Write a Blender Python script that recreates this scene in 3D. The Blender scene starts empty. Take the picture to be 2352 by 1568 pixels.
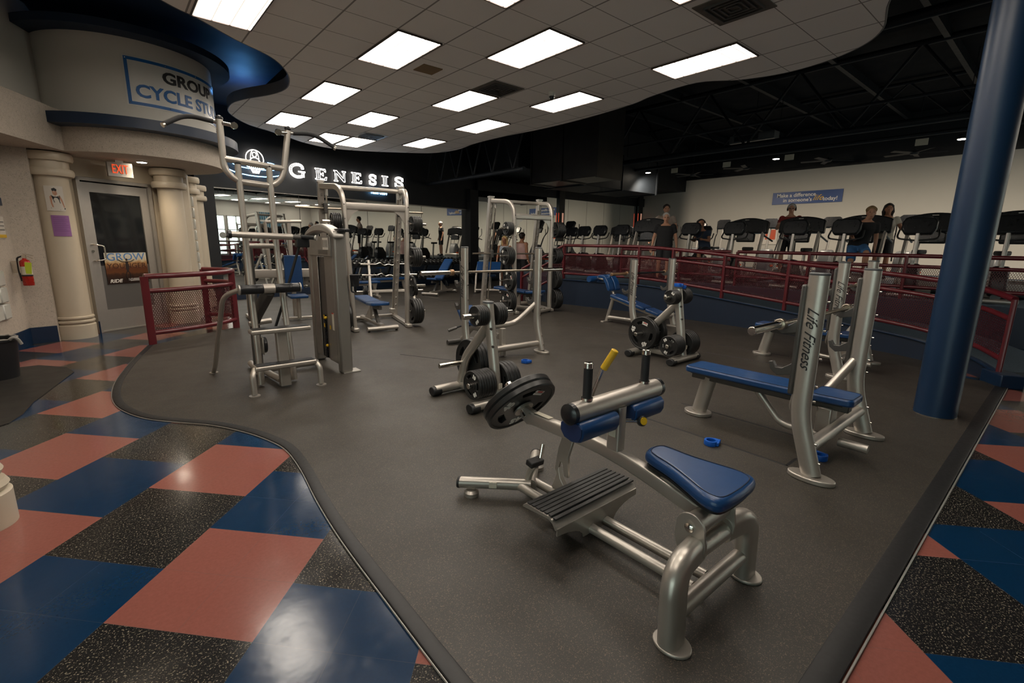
import bpy, bmesh, math, random
from mathutils import Vector, Matrix, Quaternion
random.seed(7)
PI = math.pi
sc = bpy.context.scene
COL = sc.collection

# ------------------------------------------------------------------ camera
F, PITCH, ROLL, AZ = 1090.0, 0.2046, -0.0149, 0.8664
_f = Vector((0, math.cos(PITCH), -math.sin(PITCH)))
_r = Vector((1, 0, 0))
_d = Vector((0, -math.sin(PITCH), -math.cos(PITCH)))
_c, _s = math.cos(ROLL), math.sin(ROLL)
_right = _c * _r + _s * _d
_down = -_s * _r + _c * _d
_rot = Matrix.Rotation(AZ - PI / 2 + 0.0, 3, 'Z')
TT = Matrix(((math.sin(AZ), math.cos(AZ), 0), (-math.cos(AZ), math.sin(AZ), 0), (0, 0, 1)))
R_, D_, F_ = TT @ _right, TT @ _down, TT @ _f
cam_data = bpy.data.cameras.new('camera')
cam = bpy.data.objects.new('camera', cam_data)
COL.objects.link(cam)
cam_data.sensor_width = 36.0
cam_data.sensor_fit = 'HORIZONTAL'
cam_data.lens = F / 2352 * 36.0
cam_data.clip_start = 0.05
cam_data.clip_end = 200
m = Matrix.Identity(4)
for i in range(3):
    m[i][0] = R_[i]; m[i][1] = -D_[i]; m[i][2] = -F_[i]
m[0][3], m[1][3], m[2][3] = 0, 0, 1.5
cam.matrix_world = m
sc.camera = cam

# ------------------------------------------------------------------ world, exposure
w = bpy.data.worlds.new('world'); sc.world = w; w.use_nodes = True
bg = w.node_tree.nodes['Background']
bg.inputs[0].default_value = (0.25, 0.4, 0.6, 1); bg.inputs[1].default_value = 0.05
sc.view_settings.view_transform = 'Standard'
sc.view_settings.look = 'None'
sc.view_settings.exposure = 0.25
sc.view_settings.gamma = 1.0
sc.view_settings.use_curve_mapping = False
LIGHT_PANEL = 13.0      # radiance of the ceiling troffers
DOWNLIGHT = 560.0      # watts of each far downlight

# ------------------------------------------------------------------ node helpers
def sock(nt, v):
    return v
class NT:
    def __init__(s, mat):
        mat.use_nodes = True
        s.t = mat.node_tree; s.n = s.t.nodes; s.l = s.t.links
        s.b = s.n['Principled BSDF']; s.out = s.n['Material Output']
    def put(s, inp, v):
        if isinstance(v, bpy.types.NodeSocket): s.l.new(v, inp)
        else:
            try: inp.default_value = v
            except Exception: inp.default_value = (*v, 1) if len(v) == 3 else v
    def math(s, op, a, b=None, c=None):
        n = s.n.new('ShaderNodeMath'); n.operation = op
        s.put(n.inputs[0], a)
        if b is not None: s.put(n.inputs[1], b)
        if c is not None: s.put(n.inputs[2], c)
        return n.outputs[0]
    def mix(s, f, a, b):
        n = s.n.new('ShaderNodeMix'); n.data_type = 'RGBA'
        s.put(n.inputs[0], f)
        s.put(n.inputs[6], a if isinstance(a, bpy.types.NodeSocket) else (*a, 1))
        s.put(n.inputs[7], b if isinstance(b, bpy.types.NodeSocket) else (*b, 1))
        return n.outputs[2]
    def coord(s, kind='Object'):
        return s.n.new('ShaderNodeTexCoord').outputs[kind]
    def xyz(s, v):
        n = s.n.new('ShaderNodeSeparateXYZ'); s.put(n.inputs[0], v); return n.outputs
    def noise(s, scale, detail=2, rough=0.5, vec=None, out=0):
        n = s.n.new('ShaderNodeTexNoise'); n.inputs['Scale'].default_value = scale
        n.inputs['Detail'].default_value = detail; n.inputs['Roughness'].default_value = rough
        if vec is not None: s.put(n.inputs['Vector'], vec)
        else: s.put(n.inputs['Vector'], s.coord())
        return n.outputs[out]
    def voro(s, scale, vec=None, out='Distance'):
        n = s.n.new('ShaderNodeTexVoronoi'); n.inputs['Scale'].default_value = scale
        s.put(n.inputs['Vector'], vec if vec is not None else s.coord())
        return n.outputs[out]
    def ramp(s, v, stops):
        n = s.n.new('ShaderNodeValToRGB'); s.put(n.inputs[0], v)
        e = n.color_ramp.elements
        while len(e) < len(stops): e.new(0.5)
        for k, (p, c) in enumerate(stops):
            e[k].position = p; e[k].color = (*c, 1) if len(c) == 3 else c
        return n.outputs[0]
    def bump(s, h, strength=0.2, dist=0.01):
        n = s.n.new('ShaderNodeBump'); n.inputs['Strength'].default_value = strength
        n.inputs['Distance'].default_value = dist; s.put(n.inputs['Height'], h)
        s.l.new(n.outputs[0], s.b.inputs['Normal'])

def mat(name, col, rough=0.5, metal=0.0, var=0.0, scale=8.0, emis=None, es=0.0, spec=None, coat=0.0, bump=0.0, bscale=60):
    mt = bpy.data.materials.new(name); t = NT(mt); b = t.b
    b.inputs['Base Color'].default_value = (*col, 1)
    b.inputs['Roughness'].default_value = rough
    b.inputs['Metallic'].default_value = metal
    if spec is not None: b.inputs['Specular IOR Level'].default_value = spec
    if coat: b.inputs['Coat Weight'].default_value = coat; b.inputs['Coat Roughness'].default_value = 0.12
    if var:
        n = t.noise(scale, 3, 0.6)
        d = tuple(c * (1 - var) for c in col)
        t.put(b.inputs['Base Color'], t.mix(n, d, tuple(min(1, c * (1 + var)) for c in col)))
        r = t.math('MULTIPLY_ADD', t.noise(scale * 2.3, 2, 0.5), 0.16, rough - 0.08)
        t.put(b.inputs['Roughness'], r)
    if bump: t.bump(t.noise(bscale, 3, 0.6), bump, 0.004)
    if emis:
        b.inputs['Emission Color'].default_value = (*emis, 1); b.inputs['Emission Strength'].default_value = es
    return mt

M = {}
M['silver'] = mat('silver_powder_coat', (0.49, 0.455, 0.41), 0.36, 0.70, 0.04, 14)
M['gun'] = mat('dark_grey_powder_coat', (0.10, 0.095, 0.09), 0.42, 0.5, 0.08, 12)
M['white_steel'] = mat('white_enamel_steel', (0.62, 0.58, 0.52), 0.35, 0.1, 0.05, 10)
M['tower'] = mat('grey_tower_coat', (0.27, 0.255, 0.235), 0.34, 0.6, 0.03, 10)
M['chrome'] = mat('chrome', (0.72, 0.68, 0.62), 0.14, 1.0, 0.03, 20)
M['steel_worn'] = mat('worn_bar_steel', (0.42, 0.36, 0.29), 0.3, 1.0, 0.12, 30)
M['bronze'] = mat('bronze_collar', (0.35, 0.22, 0.13), 0.4, 0.8, 0.1, 30)
M['vinyl'] = mat('blue_vinyl', (0.007, 0.050, 0.165), 0.36, 0.0, 0.14, 6, coat=0.15, bump=0.08, bscale=220)
M['vinyl_dark'] = mat('navy_vinyl', (0.008, 0.03, 0.10), 0.4, 0.0, 0.12, 6, bump=0.08, bscale=220)
M['stitch'] = mat('dark_seam', (0.004, 0.012, 0.04), 0.6)
M['rubber'] = mat('black_rubber', (0.012, 0.012, 0.013), 0.5, 0.0, 0.1, 20)
M['grip'] = mat('grip_foam', (0.014, 0.014, 0.016), 0.65, 0.0, 0.1, 60, bump=0.2, bscale=300)
M['plastic'] = mat('black_plastic', (0.012, 0.013, 0.015), 0.3, 0.0, 0.1, 10)
M['plastic_grey'] = mat('grey_plastic', (0.10, 0.105, 0.11), 0.4, 0.0, 0.1, 10)
M['iron'] = mat('black_plate_urethane', (0.016, 0.016, 0.016), 0.38, 0.1, 0.15, 30)
M['paint_white'] = mat('white_numerals', (0.72, 0.70, 0.66), 0.5)
M['paint_black'] = mat('black_lettering', (0.012, 0.012, 0.014), 0.5)
M['paint_red'] = mat('red_print', (0.5, 0.03, 0.02), 0.5)
M['sticker'] = mat('cream_sticker', (0.6, 0.56, 0.46), 0.5, 0, 0.06, 40)
M['yellow'] = mat('yellow_plastic', (0.68, 0.42, 0.015), 0.4, 0, 0.06, 20)
M['clip_blue'] = mat('bright_blue_plastic', (0.005, 0.10, 0.50), 0.35, 0, 0.08, 20)
M['maroon'] = mat('maroon_enamel', (0.115, 0.012, 0.018), 0.28, 0.0, 0.0, 8, coat=0.3)
M['cream'] = mat('cream_paint', (0.56, 0.49, 0.38), 0.42, 0, 0.03, 3)
M['wall_white'] = mat('off_white_wall', (0.52, 0.50, 0.45), 0.8, 0, 0.04, 1.5)
M['drum_white'] = mat('drum_white_paint', (0.62, 0.60, 0.55), 0.65, 0, 0.03, 1.5)
M['navy'] = mat('navy_paint', (0.004, 0.020, 0.055), 0.4, 0, 0.08, 4)
M['navy_dark'] = mat('deep_navy_wall', (0.008, 0.018, 0.04), 0.5, 0, 0.08, 2)
M['column_blue'] = mat('column_blue_gloss', (0.003, 0.022, 0.062), 0.38, 0, 0.0, 2)
M['black_wall'] = mat('black_wall_paint', (0.006, 0.008, 0.011), 0.6, 0, 0.1, 2)
M['deck'] = mat('black_ceiling_deck', (0.004, 0.006, 0.009), 0.8, 0, 0.2, 1.2, spec=0.15)
M['deck_blue'] = mat('navy_ceiling_deck', (0.006, 0.022, 0.055), 0.6, 0, 0.2, 1.2)
M['steel_black'] = mat('black_painted_steel', (0.009, 0.012, 0.016), 0.55, 0.0, 0.15, 4, spec=0.3)
M['duct'] = mat('dark_duct_metal', (0.050, 0.046, 0.042), 0.38, 0.7, 0.35, 2.2)
M['alu'] = mat('brushed_aluminium', (0.42, 0.40, 0.37), 0.4, 0.6, 0.05, 20)
M['ceiling_rim'] = mat('grey_ceiling_rim', (0.13, 0.13, 0.135), 0.5, 0.2, 0.05, 4)
M['frame_dark'] = mat('bronze_light_frame', (0.05, 0.03, 0.02), 0.5)
M['carpet'] = mat('blue_grey_carpet', (0.05, 0.085, 0.12), 0.9, 0, 0.5, 55, bump=0.4, bscale=200)
M['skin'] = mat('skin_light', (0.48, 0.25, 0.16), 0.55, 0, 0.06, 10)
M['skin2'] = mat('skin_tanned', (0.38, 0.17, 0.095), 0.55, 0, 0.06, 10)
M['red_ext'] = mat('red_extinguisher', (0.40, 0.02, 0.012), 0.28, 0.1, 0.05, 10)
M['purple'] = mat('purple_paper', (0.30, 0.13, 0.34), 0.7, 0, 0.04, 20)
M['lime'] = mat('lime_tag', (0.50, 0.62, 0.04), 0.6)
M['orange'] = mat('orange_plastic', (0.55, 0.07, 0.015), 0.4)
M['bag'] = mat('black_bin_liner', (0.02, 0.02, 0.022), 0.28, 0, 0.1, 12, bump=0.5, bscale=18)
M['bin'] = mat('black_bin_plastic', (0.01, 0.01, 0.012), 0.45)
M['neon_white'] = mat('white_neon', (1, 1, 1), 0.5, emis=(1.0, 0.90, 0.80), es=6)
M['neon_blue'] = mat('blue_neon', (0.6, 0.8, 1), 0.5, emis=(0.25, 0.60, 1.0), es=8)
M['led_spot'] = mat('downlight_lens', (1, 1, 1), 0.5, emis=(1.0, 0.86, 0.68), es=60)
M['exit_red'] = mat('exit_letters', (0.9, 0.1, 0.03), 0.5, emis=(1.0, 0.09, 0.02), es=0.5)
M['mirror'] = mat('mirror_glass', (0.80, 0.83, 0.82), 0.012, 1.0)
M['banner'] = mat('white_banner_vinyl', (0.68, 0.68, 0.65), 0.32, 0, 0.03, 3)
M['sign_blue'] = mat('sign_blue', (0.008, 0.055, 0.22), 0.4)
M['banner_blue'] = mat('banner_blue_print', (0.01, 0.12, 0.38), 0.4)
M['tooth'] = mat('slat_grey_blue', (0.02, 0.10, 0.16), 0.5)

def tex_floor():
    mt = bpy.data.materials.new('vinyl_tile_checks'); t = NT(mt)
    x, y, z = t.xyz(t.coord())
    T = 0.61; th = math.radians(-45.39); x0, y0 = 0.47496, 3.80593
    c, s_ = math.cos(th), math.sin(th)
    i = t.math('ADD', t.math('ADD', t.math('MULTIPLY', x, 1.16290), t.math('MULTIPLY', y, -1.05166)), 3.5945)
    j = t.math('ADD', t.math('ADD', t.math('MULTIPLY', x, -1.15473), t.math('MULTIPLY', y, -1.05281)), 4.6812)
    k = t.math('FLOOR', i)
    jj = t.math('SUBTRACT', j, t.math('MULTIPLY', k, 1.5))
    idx = t.math('WRAP', t.math('FLOOR', jj), 3.0, 0.0)
    isblack = t.math('COMPARE', idx, 1.0, 0.3)
    isblue = t.math('COMPARE', idx, 2.0, 0.3)
    n = t.noise(60, 4, 0.7)
    vec = t.n.new('ShaderNodeMapping'); t.put(vec.inputs[0], t.coord()); vec.inputs['Scale'].default_value = (1, 1, 1)
    chips = t.noise(120, 2, 0.8)
    pink = t.mix(n, (0.21, 0.068, 0.053), (0.31, 0.110, 0.088))
    blue = t.mix(n, (0.002, 0.021, 0.060), (0.005, 0.034, 0.090))
    chipm = t.ramp(chips, [(0.585, (0, 0, 0)), (0.63, (1, 1, 1))])
    black = t.mix(t.math('MULTIPLY', chipm, 0.75), (0.012, 0.012, 0.013), (0.34, 0.30, 0.22))
    colr = t.mix(isblack, t.mix(isblue, pink, blue), black)
    # 12 inch sub-joints
    fi = t.math('FRACT', t.math('MULTIPLY', i, 2.0)); fj = t.math('FRACT', t.math('MULTIPLY', jj, 2.0))
    def edge(v):
        a = t.math('ABSOLUTE', t.math('SUBTRACT', v, 0.5)); return t.math('GREATER_THAN', a, 0.4965)
    e = t.math('MAXIMUM', edge(fi), edge(fj))
    scuff = t.ramp(t.noise(5, 5, 0.7), [(0.58, (0, 0, 0)), (0.8, (1, 1, 1))])
    colr = t.mix(t.math('MULTIPLY', e, 0.30), colr, (0.10, 0.10, 0.10))
    t.put(t.b.inputs['Base Color'], colr)
    t.put(t.b.inputs['Roughness'], t.math('ADD', t.math('MULTIPLY', t.noise(2.5, 5, 0.65), 0.20), t.math('MULTIPLY_ADD', scuff, 0.1, 0.06)))
    t.b.inputs['Specular IOR Level'].default_value = 0.6
    t.bump(t.noise(3.0, 4, 0.6), 0.06, 0.02)
    return mt
M['tile'] = tex_floor()

def tex_rubber():
    mt = bpy.data.materials.new('speckled_rubber_mat'); t = NT(mt)
    sp = t.ramp(t.noise(210, 2, 0.9), [(0.585, (0, 0, 0)), (0.65, (1, 1, 1))])
    base = t.mix(t.noise(0.9, 4, 0.6), (0.025, 0.0225, 0.0195), (0.038, 0.034, 0.029))
    t.put(t.b.inputs['Base Color'], t.mix(t.math('MULTIPLY', sp, 0.65), base, (0.27, 0.20, 0.13)))
    t.put(t.b.inputs['Roughness'], t.math('MULTIPLY_ADD', t.noise(1.6, 5, 0.7), 0.30, 0.36))
    t.bump(t.noise(240, 2, 0.6), 0.25, 0.002)
    return mt
M['mat'] = tex_rubber()

def tex_stucco(name, col, amt=1.0):
    mt = bpy.data.materials.new(name); t = NT(mt)
    sp = t.ramp(t.noise(85, 2, 0.9), [(0.595, (0, 0, 0)), (0.66, (1, 1, 1))])
    sp2 = t.ramp(t.noise(20, 3, 0.7), [(0.45, (0, 0, 0)), (0.75, (1, 1, 1))])
    c = t.mix(t.math('MULTIPLY', sp2, 0.35), col, tuple(v * 0.62 for v in col))
    t.put(t.b.inputs['Base Color'], t.mix(t.math('MULTIPLY', sp, 0.7 * amt), c, (0.09, 0.085, 0.08)))
    t.b.inputs['Roughness'].default_value = 0.85
    t.bump(t.noise(26, 4, 0.7), 0.35, 0.01)
    return mt
M['stucco'] = tex_stucco('speckled_stucco', (0.50, 0.44, 0.37))

def tex_ceiling():
    mt = bpy.data.materials.new('ceiling_tile_grid'); t = NT(mt)
    x, y, z = t.xyz(t.coord())
    def line(v, off, wd, T):
        f = t.math('FRACT', t.math('DIVIDE', t.math('SUBTRACT', v, off), T))
        a = t.math('ABSOLUTE', t.math('SUBTRACT', f, 0.5))
        return t.math('GREATER_THAN', a, 0.5 - wd / T)
    CE = t.math('MAXIMUM', line(x, CU0, 0.010, 0.637), line(y, CW0, 0.0055, 0.612))
    c = t.mix(t.noise(0.7, 3, 0.6), (0.84, 0.81, 0.77), (0.90, 0.87, 0.83))
    t.put(t.b.inputs['Base Color'], t.mix(CE, c, (0.30, 0.28, 0.26)))
    t.b.inputs['Roughness'].default_value = 0.85
    t.bump(t.noise(90, 3, 0.6), 0.1, 0.003)
    return mt
CU0, CW0 = 2.265, 2.455
M['ceil'] = tex_ceiling()

def tex_panel():
    mt = bpy.data.materials.new('troffer_diffuser'); t = NT(mt)
    x, y, z = t.xyz(t.coord())
    def cell(v, T):
        f = t.math('FRACT', t.math('DIVIDE', v, T)); return t.math('ABSOLUTE', t.math('SUBTRACT', f, 0.5))
    c = t.math('MAXIMUM', cell(t.math('ADD', x, 10.0), 0.18), cell(t.math('ADD', y, 10.0), 0.19))
    st = t.math('MULTIPLY', t.ramp(c, [(0.0, (1, 1, 1)), (0.43, (1, 1, 1)), (0.47, (0.055, 0.055, 0.055))]), LIGHT_PANEL)
    t.b.inputs['Base Color'].default_value = (0.8, 0.8, 0.8, 1)
    t.b.inputs['Emission Color'].default_value = (1.0, 0.895, 0.77, 1)
    t.put(t.b.inputs['Emission Strength'], st)
    return mt
M['panel'] = tex_panel()

def tex_perf():
    mt = bpy.data.materials.new('perforated_maroon_sheet'); t = NT(mt)
    uv = t.coord('UV'); x, y, z = t.xyz(uv)
    a = 0.031; b = a * math.sqrt(3)
    def d(ox, oy):
        fx = t.math('SUBTRACT', t.math('FRACT', t.math('ADD', t.math('DIVIDE', x, a), ox)), 0.5)
        fy = t.math('MULTIPLY', t.math('SUBTRACT', t.math('FRACT', t.math('ADD', t.math('DIVIDE', y, b), oy)), 0.5), math.sqrt(3))
        return t.math('SQRT', t.math('ADD', t.math('MULTIPLY', fx, fx), t.math('MULTIPLY', fy, fy)))
    dm = t.math('MINIMUM', d(0.0, 0.0), d(0.5, 0.5))
    alpha = t.math('GREATER_THAN', dm, 0.41)
    t.b.inputs['Base Color'].default_value = (0.075, 0.010, 0.014, 1)
    t.b.inputs['Roughness'].default_value = 0.35
    t.put(t.b.inputs['Alpha'], alpha)
    return mt
M['perf'] = tex_perf()

# ------------------------------------------------------------------ mesh helpers
def circ(r, n=14):
    return [(r * math.cos(2 * PI * k / n), r * math.sin(2 * PI * k / n)) for k in range(n)]
def oval(a, b, n=20):
    return [(a / 2 * math.cos(2 * PI * k / n), b / 2 * math.sin(2 * PI * k / n)) for k in range(n)]
def rrect(a, b, r=0.012, n=4):
    out = []
    for cx, cy, a0 in ((a / 2 - r, b / 2 - r, 0), (-a / 2 + r, b / 2 - r, 90), (-a / 2 + r, -b / 2 + r, 180), (a / 2 - r, -b / 2 + r, 270)):
        for k in range(n + 1):
            t = math.radians(a0 + 90 * k / n); out.append((cx + r * math.cos(t), cy + r * math.sin(t)))
    return out
def bend(pts, rad=0.08, seg=6):
    pts = [Vector(p) for p in pts]
    if len(pts) < 3: return pts
    out = [pts[0]]
    for k in range(1, len(pts) - 1):
        a, b, c = pts[k - 1], pts[k], pts[k + 1]
        l = min(rad, (a - b).length * 0.48, (c - b).length * 0.48)
        p, q = b + (a - b).normalized() * l, b + (c - b).normalized() * l
        for s in range(seg + 1):
            t = s / seg; out.append(p * (1 - t) ** 2 + b * 2 * t * (1 - t) + q * t ** 2)
    out.append(pts[-1])
    return out

class MB:
    def __init__(s): s.v = []; s.f = []; s.uv = None
    def add(s, vs, fs):
        o = len(s.v); s.v += [Vector(p) for p in vs]; s.f += [tuple(i + o for i in f) for f in fs]; return s
    def box(s, c, size, rot=None):
        hx, hy, hz = size[0] / 2, size[1] / 2, size[2] / 2
        vs = [Vector((x, y, z)) for x in (-hx, hx) for y in (-hy, hy) for z in (-hz, hz)]
        if rot is not None: vs = [rot @ v for v in vs]
        c = Vector(c)
        return s.add([v + c for v in vs], [(0, 1, 3, 2), (4, 6, 7, 5), (0, 4, 5, 1), (2, 3, 7, 6), (0, 2, 6, 4), (1, 5, 7, 3)])
    def sweep(s, pts, prof, up=(0, 0, 1), closed=False, cap=True, scales=None):
        pts = [Vector(p) for p in pts]; n = len(pts); up = Vector(up)
        vs = []; m_ = len(prof)
        prevx = None
        for k in range(n):
            if closed: t = (pts[(k + 1) % n] - pts[k - 1])
            elif k == 0: t = pts[1] - pts[0]
            elif k == n - 1: t = pts[-1] - pts[-2]
            else: t = (pts[k + 1] - pts[k]).normalized() + (pts[k] - pts[k - 1]).normalized()
            t.normalize()
            x = up.cross(t)
            if x.length < 1e-4: x = Vector((1, 0, 0)).cross(t) if abs(t.x) < 0.9 else Vector((0, 1, 0)).cross(t)
            x.normalize()
            if prevx is not None and x.dot(prevx) < 0: x = -x
            prevx = x
            y = t.cross(x)
            sc_ = scales[k] if scales else 1.0
            for a, b in prof: vs.append(pts[k] + x * a * sc_ + y * b * sc_)
        fs = []
        for k in range(n if closed else n - 1):
            k2 = (k + 1) % n
            for j in range(m_):
                j2 = (j + 1) % m_
                fs.append((k * m_ + j, k * m_ + j2, k2 * m_ + j2, k2 * m_ + j))
        if cap and not closed:
            fs.append(tuple(range(m_ - 1, -1, -1))); fs.append(tuple((n - 1) * m_ + j for j in range(m_)))
        return s.add(vs, fs)
    def tube(s, pts, r=0.025, n=12, rad=0.08, closed=False):
        return s.sweep(bend(pts, rad) if not closed else pts, circ(r, n), closed=closed)
    def cyl(s, a, b, r, n=18, r2=None):
        return s.sweep([a, b], circ(r, n), scales=[1, (r2 / r) if r2 is not None else 1])
    def lathe(s, prof, c=(0, 0, 0), axis='Z', n=28):
        c = Vector(c); vs = []; fs = []
        for r, z in prof:
            for k in range(n):
                a = 2 * PI * k / n; x, y = r * math.cos(a), r * math.sin(a)
                p = {'Z': (x, y, z), 'X': (z, x, y), 'Y': (y, z, x)}[axis]; vs.append(c + Vector(p))
        for i in range(len(prof) - 1):
            for k in range(n):
                k2 = (k + 1) % n; fs.append((i * n + k, i * n + k2, (i + 1) * n + k2, (i + 1) * n + k))
        fs.append(tuple(range(n - 1, -1, -1))); fs.append(tuple((len(prof) - 1) * n + k for k in range(n)))
        return s.add(vs, fs)
    def prism(s, poly, a, b, axis='Z'):
        # poly 2D extruded between a and b along axis
        def P(x, y, z): return {'Z': (x, y, z), 'X': (z, x, y), 'Y': (x, z, y)}[axis]
        n = len(poly)
        vs = [P(x, y, a) for x, y in poly] + [P(x, y, b) for x, y in poly]
        fs = [tuple(range(n - 1, -1, -1)), tuple(range(n, 2 * n))] + [(k, (k + 1) % n, n + (k + 1) % n, n + k) for k in range(n)]
        return s.add(vs, fs)
    def ball(s, c, r, sx=1, sy=1, sz=1, n=14):
        c = Vector(c); vs = []; fs = []; h = n // 2
        for i in range(h + 1):
            a = PI * i / h
            for k in range(n):
                b = 2 * PI * k / n
                vs.append(c + Vector((r * sx * math.sin(a) * math.cos(b), r * sy * math.sin(a) * math.sin(b), r * sz * math.cos(a))))
        for i in range(h):
            for k in range(n):
                k2 = (k + 1) % n; fs.append((i * n + k, (i + 1) * n + k, (i + 1) * n + k2, i * n + k2))
        return s.add(vs, fs)
    def move(s, mtx):
        s.v = [mtx @ v for v in s.v]; return s
    def build(s, name, m_, parent=None, bev=0.0, flat=False, kind=None, sub=0, ang=38):
        me = bpy.data.meshes.new(name)
        me.from_pydata([tuple(v) for v in s.v], [], s.f)
        bm = bmesh.new(); bm.from_mesh(me)
        bmesh.ops.remove_doubles(bm, verts=bm.verts, dist=1e-5)
        bmesh.ops.recalc_face_normals(bm, faces=bm.faces)
        if not flat:
            for f in bm.faces: f.smooth = True
            la = math.radians(ang)
            for e in bm.edges:
                if len(e.link_faces) == 2 and e.calc_face_angle(0) > la: e.smooth = False
        bm.to_mesh(me); bm.free()
        me.materials.append(M[m_] if isinstance(m_, str) else m_)
        o = bpy.data.objects.new(name, me); COL.objects.link(o)
        if parent is not None: o.parent = parent
        if bev:
            b = o.modifiers.new('bevel', 'BEVEL'); b.width = bev; b.segments = 2; b.limit_method = 'ANGLE'; b.angle_limit = math.radians(40)
        if sub:
            b = o.modifiers.new('subsurf', 'SUBSURF'); b.levels = sub; b.render_levels = sub
        if kind: o['kind'] = kind
        return o

def tag(o, label, cat, group=None, kind=None):
    o['label'] = label; o['category'] = cat
    if group: o['group'] = group
    if kind: o['kind'] = kind
    return o
def thing(name, label, cat, loc=(0, 0, 0), rz=0.0, group=None):
    o = bpy.data.objects.new(name, None); COL.objects.link(o)
    o.empty_display_size = 0.1
    o.location = loc; o.rotation_euler = (0, 0, rz)
    return tag(o, label, cat, group)
KIDS = {}
def dup(root, loc, rz=None, label=None, group=None, rot=None):
    def kids(o): return [c for c in bpy.data.objects if c.parent == o]
    if root.name not in KIDS: KIDS[root.name] = [(c, kids(c)) for c in kids(root)]
    r = root.copy(); COL.objects.link(r); r.location = loc
    if rz is not None: r.rotation_euler = (0, 0, rz)
    if rot is not None: r.rotation_euler = rot
    if label: r['label'] = label
    if group: r['group'] = group
    for c, gs in KIDS[root.name]:
        d = c.copy(); COL.objects.link(d); d.parent = r
        for g in gs:
            e = g.copy(); COL.objects.link(e); e.parent = d
    return r
def struct(name, mb, m_, **k):
    return mb.build(name, m_, kind='structure', **k)

def text_obj(name, s, size, m_, parent=None, ext=0.002, bold=0.0, shear=0.0, align='CENTER', mtx=None, wrap=None, neon=0.0, spacing=1.0, xs=1.0, line=1.0, fit=None):
    cu = bpy.data.curves.new(name, 'FONT'); cu.body = s; cu.size = size; cu.align_x = align; cu.align_y = 'CENTER'
    cu.shear = shear; cu.space_character = spacing; cu.space_line = line
    cu.resolution_u = 3
    if neon:
        cu.fill_mode = 'NONE'; cu.bevel_depth = neon; cu.bevel_resolution = 1
    else:
        cu.extrude = ext; cu.offset = bold
    o = bpy.data.objects.new(name, cu); COL.objects.link(o)
    dg = bpy.context.evaluated_depsgraph_get(); dg.update()
    me = bpy.data.meshes.new_from_object(o.evaluated_get(dg))
    COL.objects.unlink(o); bpy.data.objects.remove(o)
    me.name = name
    if fit:
        xx = [v.co.x for v in me.vertices]; xs = fit / (max(xx) - min(xx)); c_ = (max(xx) + min(xx)) / 2
        for v in me.vertices: v.co.x -= c_
    if wrap:  # bend about a vertical cylinder, x -> angle; wrap=(radius, center angle at x=0)
        bm = bmesh.new(); bm.from_mesh(me)
        R0, a0 = wrap
        for v in bm.verts:
            x, y, z = v.co.x * xs, v.co.y, v.co.z
            a = a0 + x / R0
            v.co = Vector(((R0 + z) * math.cos(a), (R0 + z) * math.sin(a), y))
        bm.to_mesh(me); bm.free()
    elif xs != 1.0:
        for v in me.vertices: v.co.x *= xs
    if mtx is not None: me.transform(mtx)
    me.materials.clear(); me.materials.append(M[m_])
    ob = bpy.data.objects.new(name, me); COL.objects.link(ob)
    if parent is not None: ob.parent = parent
    return ob
def frame(o, x, y):
    """matrix with local x->x, y->y, z->x cross y, origin o"""
    x = Vector(x).normalized(); y = Vector(y); y = (y - x * y.dot(x)).normalized(); z = x.cross(y)
    m_ = Matrix.Identity(4)
    for i in range(3): m_[i][0] = x[i]; m_[i][1] = y[i]; m_[i][2] = z[i]; m_[i][3] = o[i]
    return m_
# ================================================================== STRUCTURE
def crom(P, n=6, closed=True):
    P = [Vector((*p, 0)) if len(p) == 2 else Vector(p) for p in P]; N = len(P); out = []
    rng = range(N) if closed else range(N - 1)
    for k in rng:
        if closed: a, b, c, d = P[k - 1], P[k], P[(k + 1) % N], P[(k + 2) % N]
        else: a, b, c, d = P[max(k - 1, 0)], P[k], P[k + 1], P[min(k + 2, N - 1)]
        for i in range(n):
            t = i / n
            out.append(0.5 * ((2 * b) + (c - a) * t + (2 * a - 5 * b + 4 * c - d) * t * t + (3 * b - a - 3 * c + d) * t ** 3))
    if not closed: out.append(P[-1])
    return out
UMIN, UMAX, WMIN, WMAX = -9.0, 21.5, -7.0, 17.0
A1 = math.radians(10.6); P1 = Vector((1.83, 13.42, 0)); E1 = Vector((math.cos(A1), math.sin(A1), 0)); N1 = Vector((math.sin(A1), -math.cos(A1), 0))
WM2 = 14.95
L_W1 = 8.75   # length of first mirror wall up to the black pillar

struct('floor', MB().box(((UMIN + UMAX) / 2, (WMIN + WMAX) / 2, -0.05), (UMAX - UMIN, WMAX - WMIN, 0.1)), 'tile', flat=True)

# rubber mat: outline in plan
mat_left = [(0.765, -1.2), (0.765, 0.3), (0.765, 1.15), (0.77, 1.6), (0.78, 2.18), (0.81, 2.65), (0.86, 3.13), (0.87, 3.5), (0.82, 3.76), (0.71, 4.06), (0.54, 4.37), (0.33, 4.62), (0.14, 4.87), (0.01, 5.18), (-0.06, 5.52), (-0.07, 5.94), (-0.02, 6.48), (0.13, 7.33), (0.34, 8.27)]
ml = crom(mat_left, 5, closed=False)
outline = [(p.x, p.y) for p in ml] + [(0.75, 8.62), (1.64, 9.25), (1.75, 10.1), (1.7, 13.3), (10.4, 14.95), (21.4, 14.9), (21.4, 0.8), (7.62, 0.8), (7.62, 0.35), (7.6, 0.35), (1.6, 0.35), (1.6, -1.2)]
struct('trim_1', MB().prism(outline, 0.0005, 0.012), 'mat', flat=True)
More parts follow.
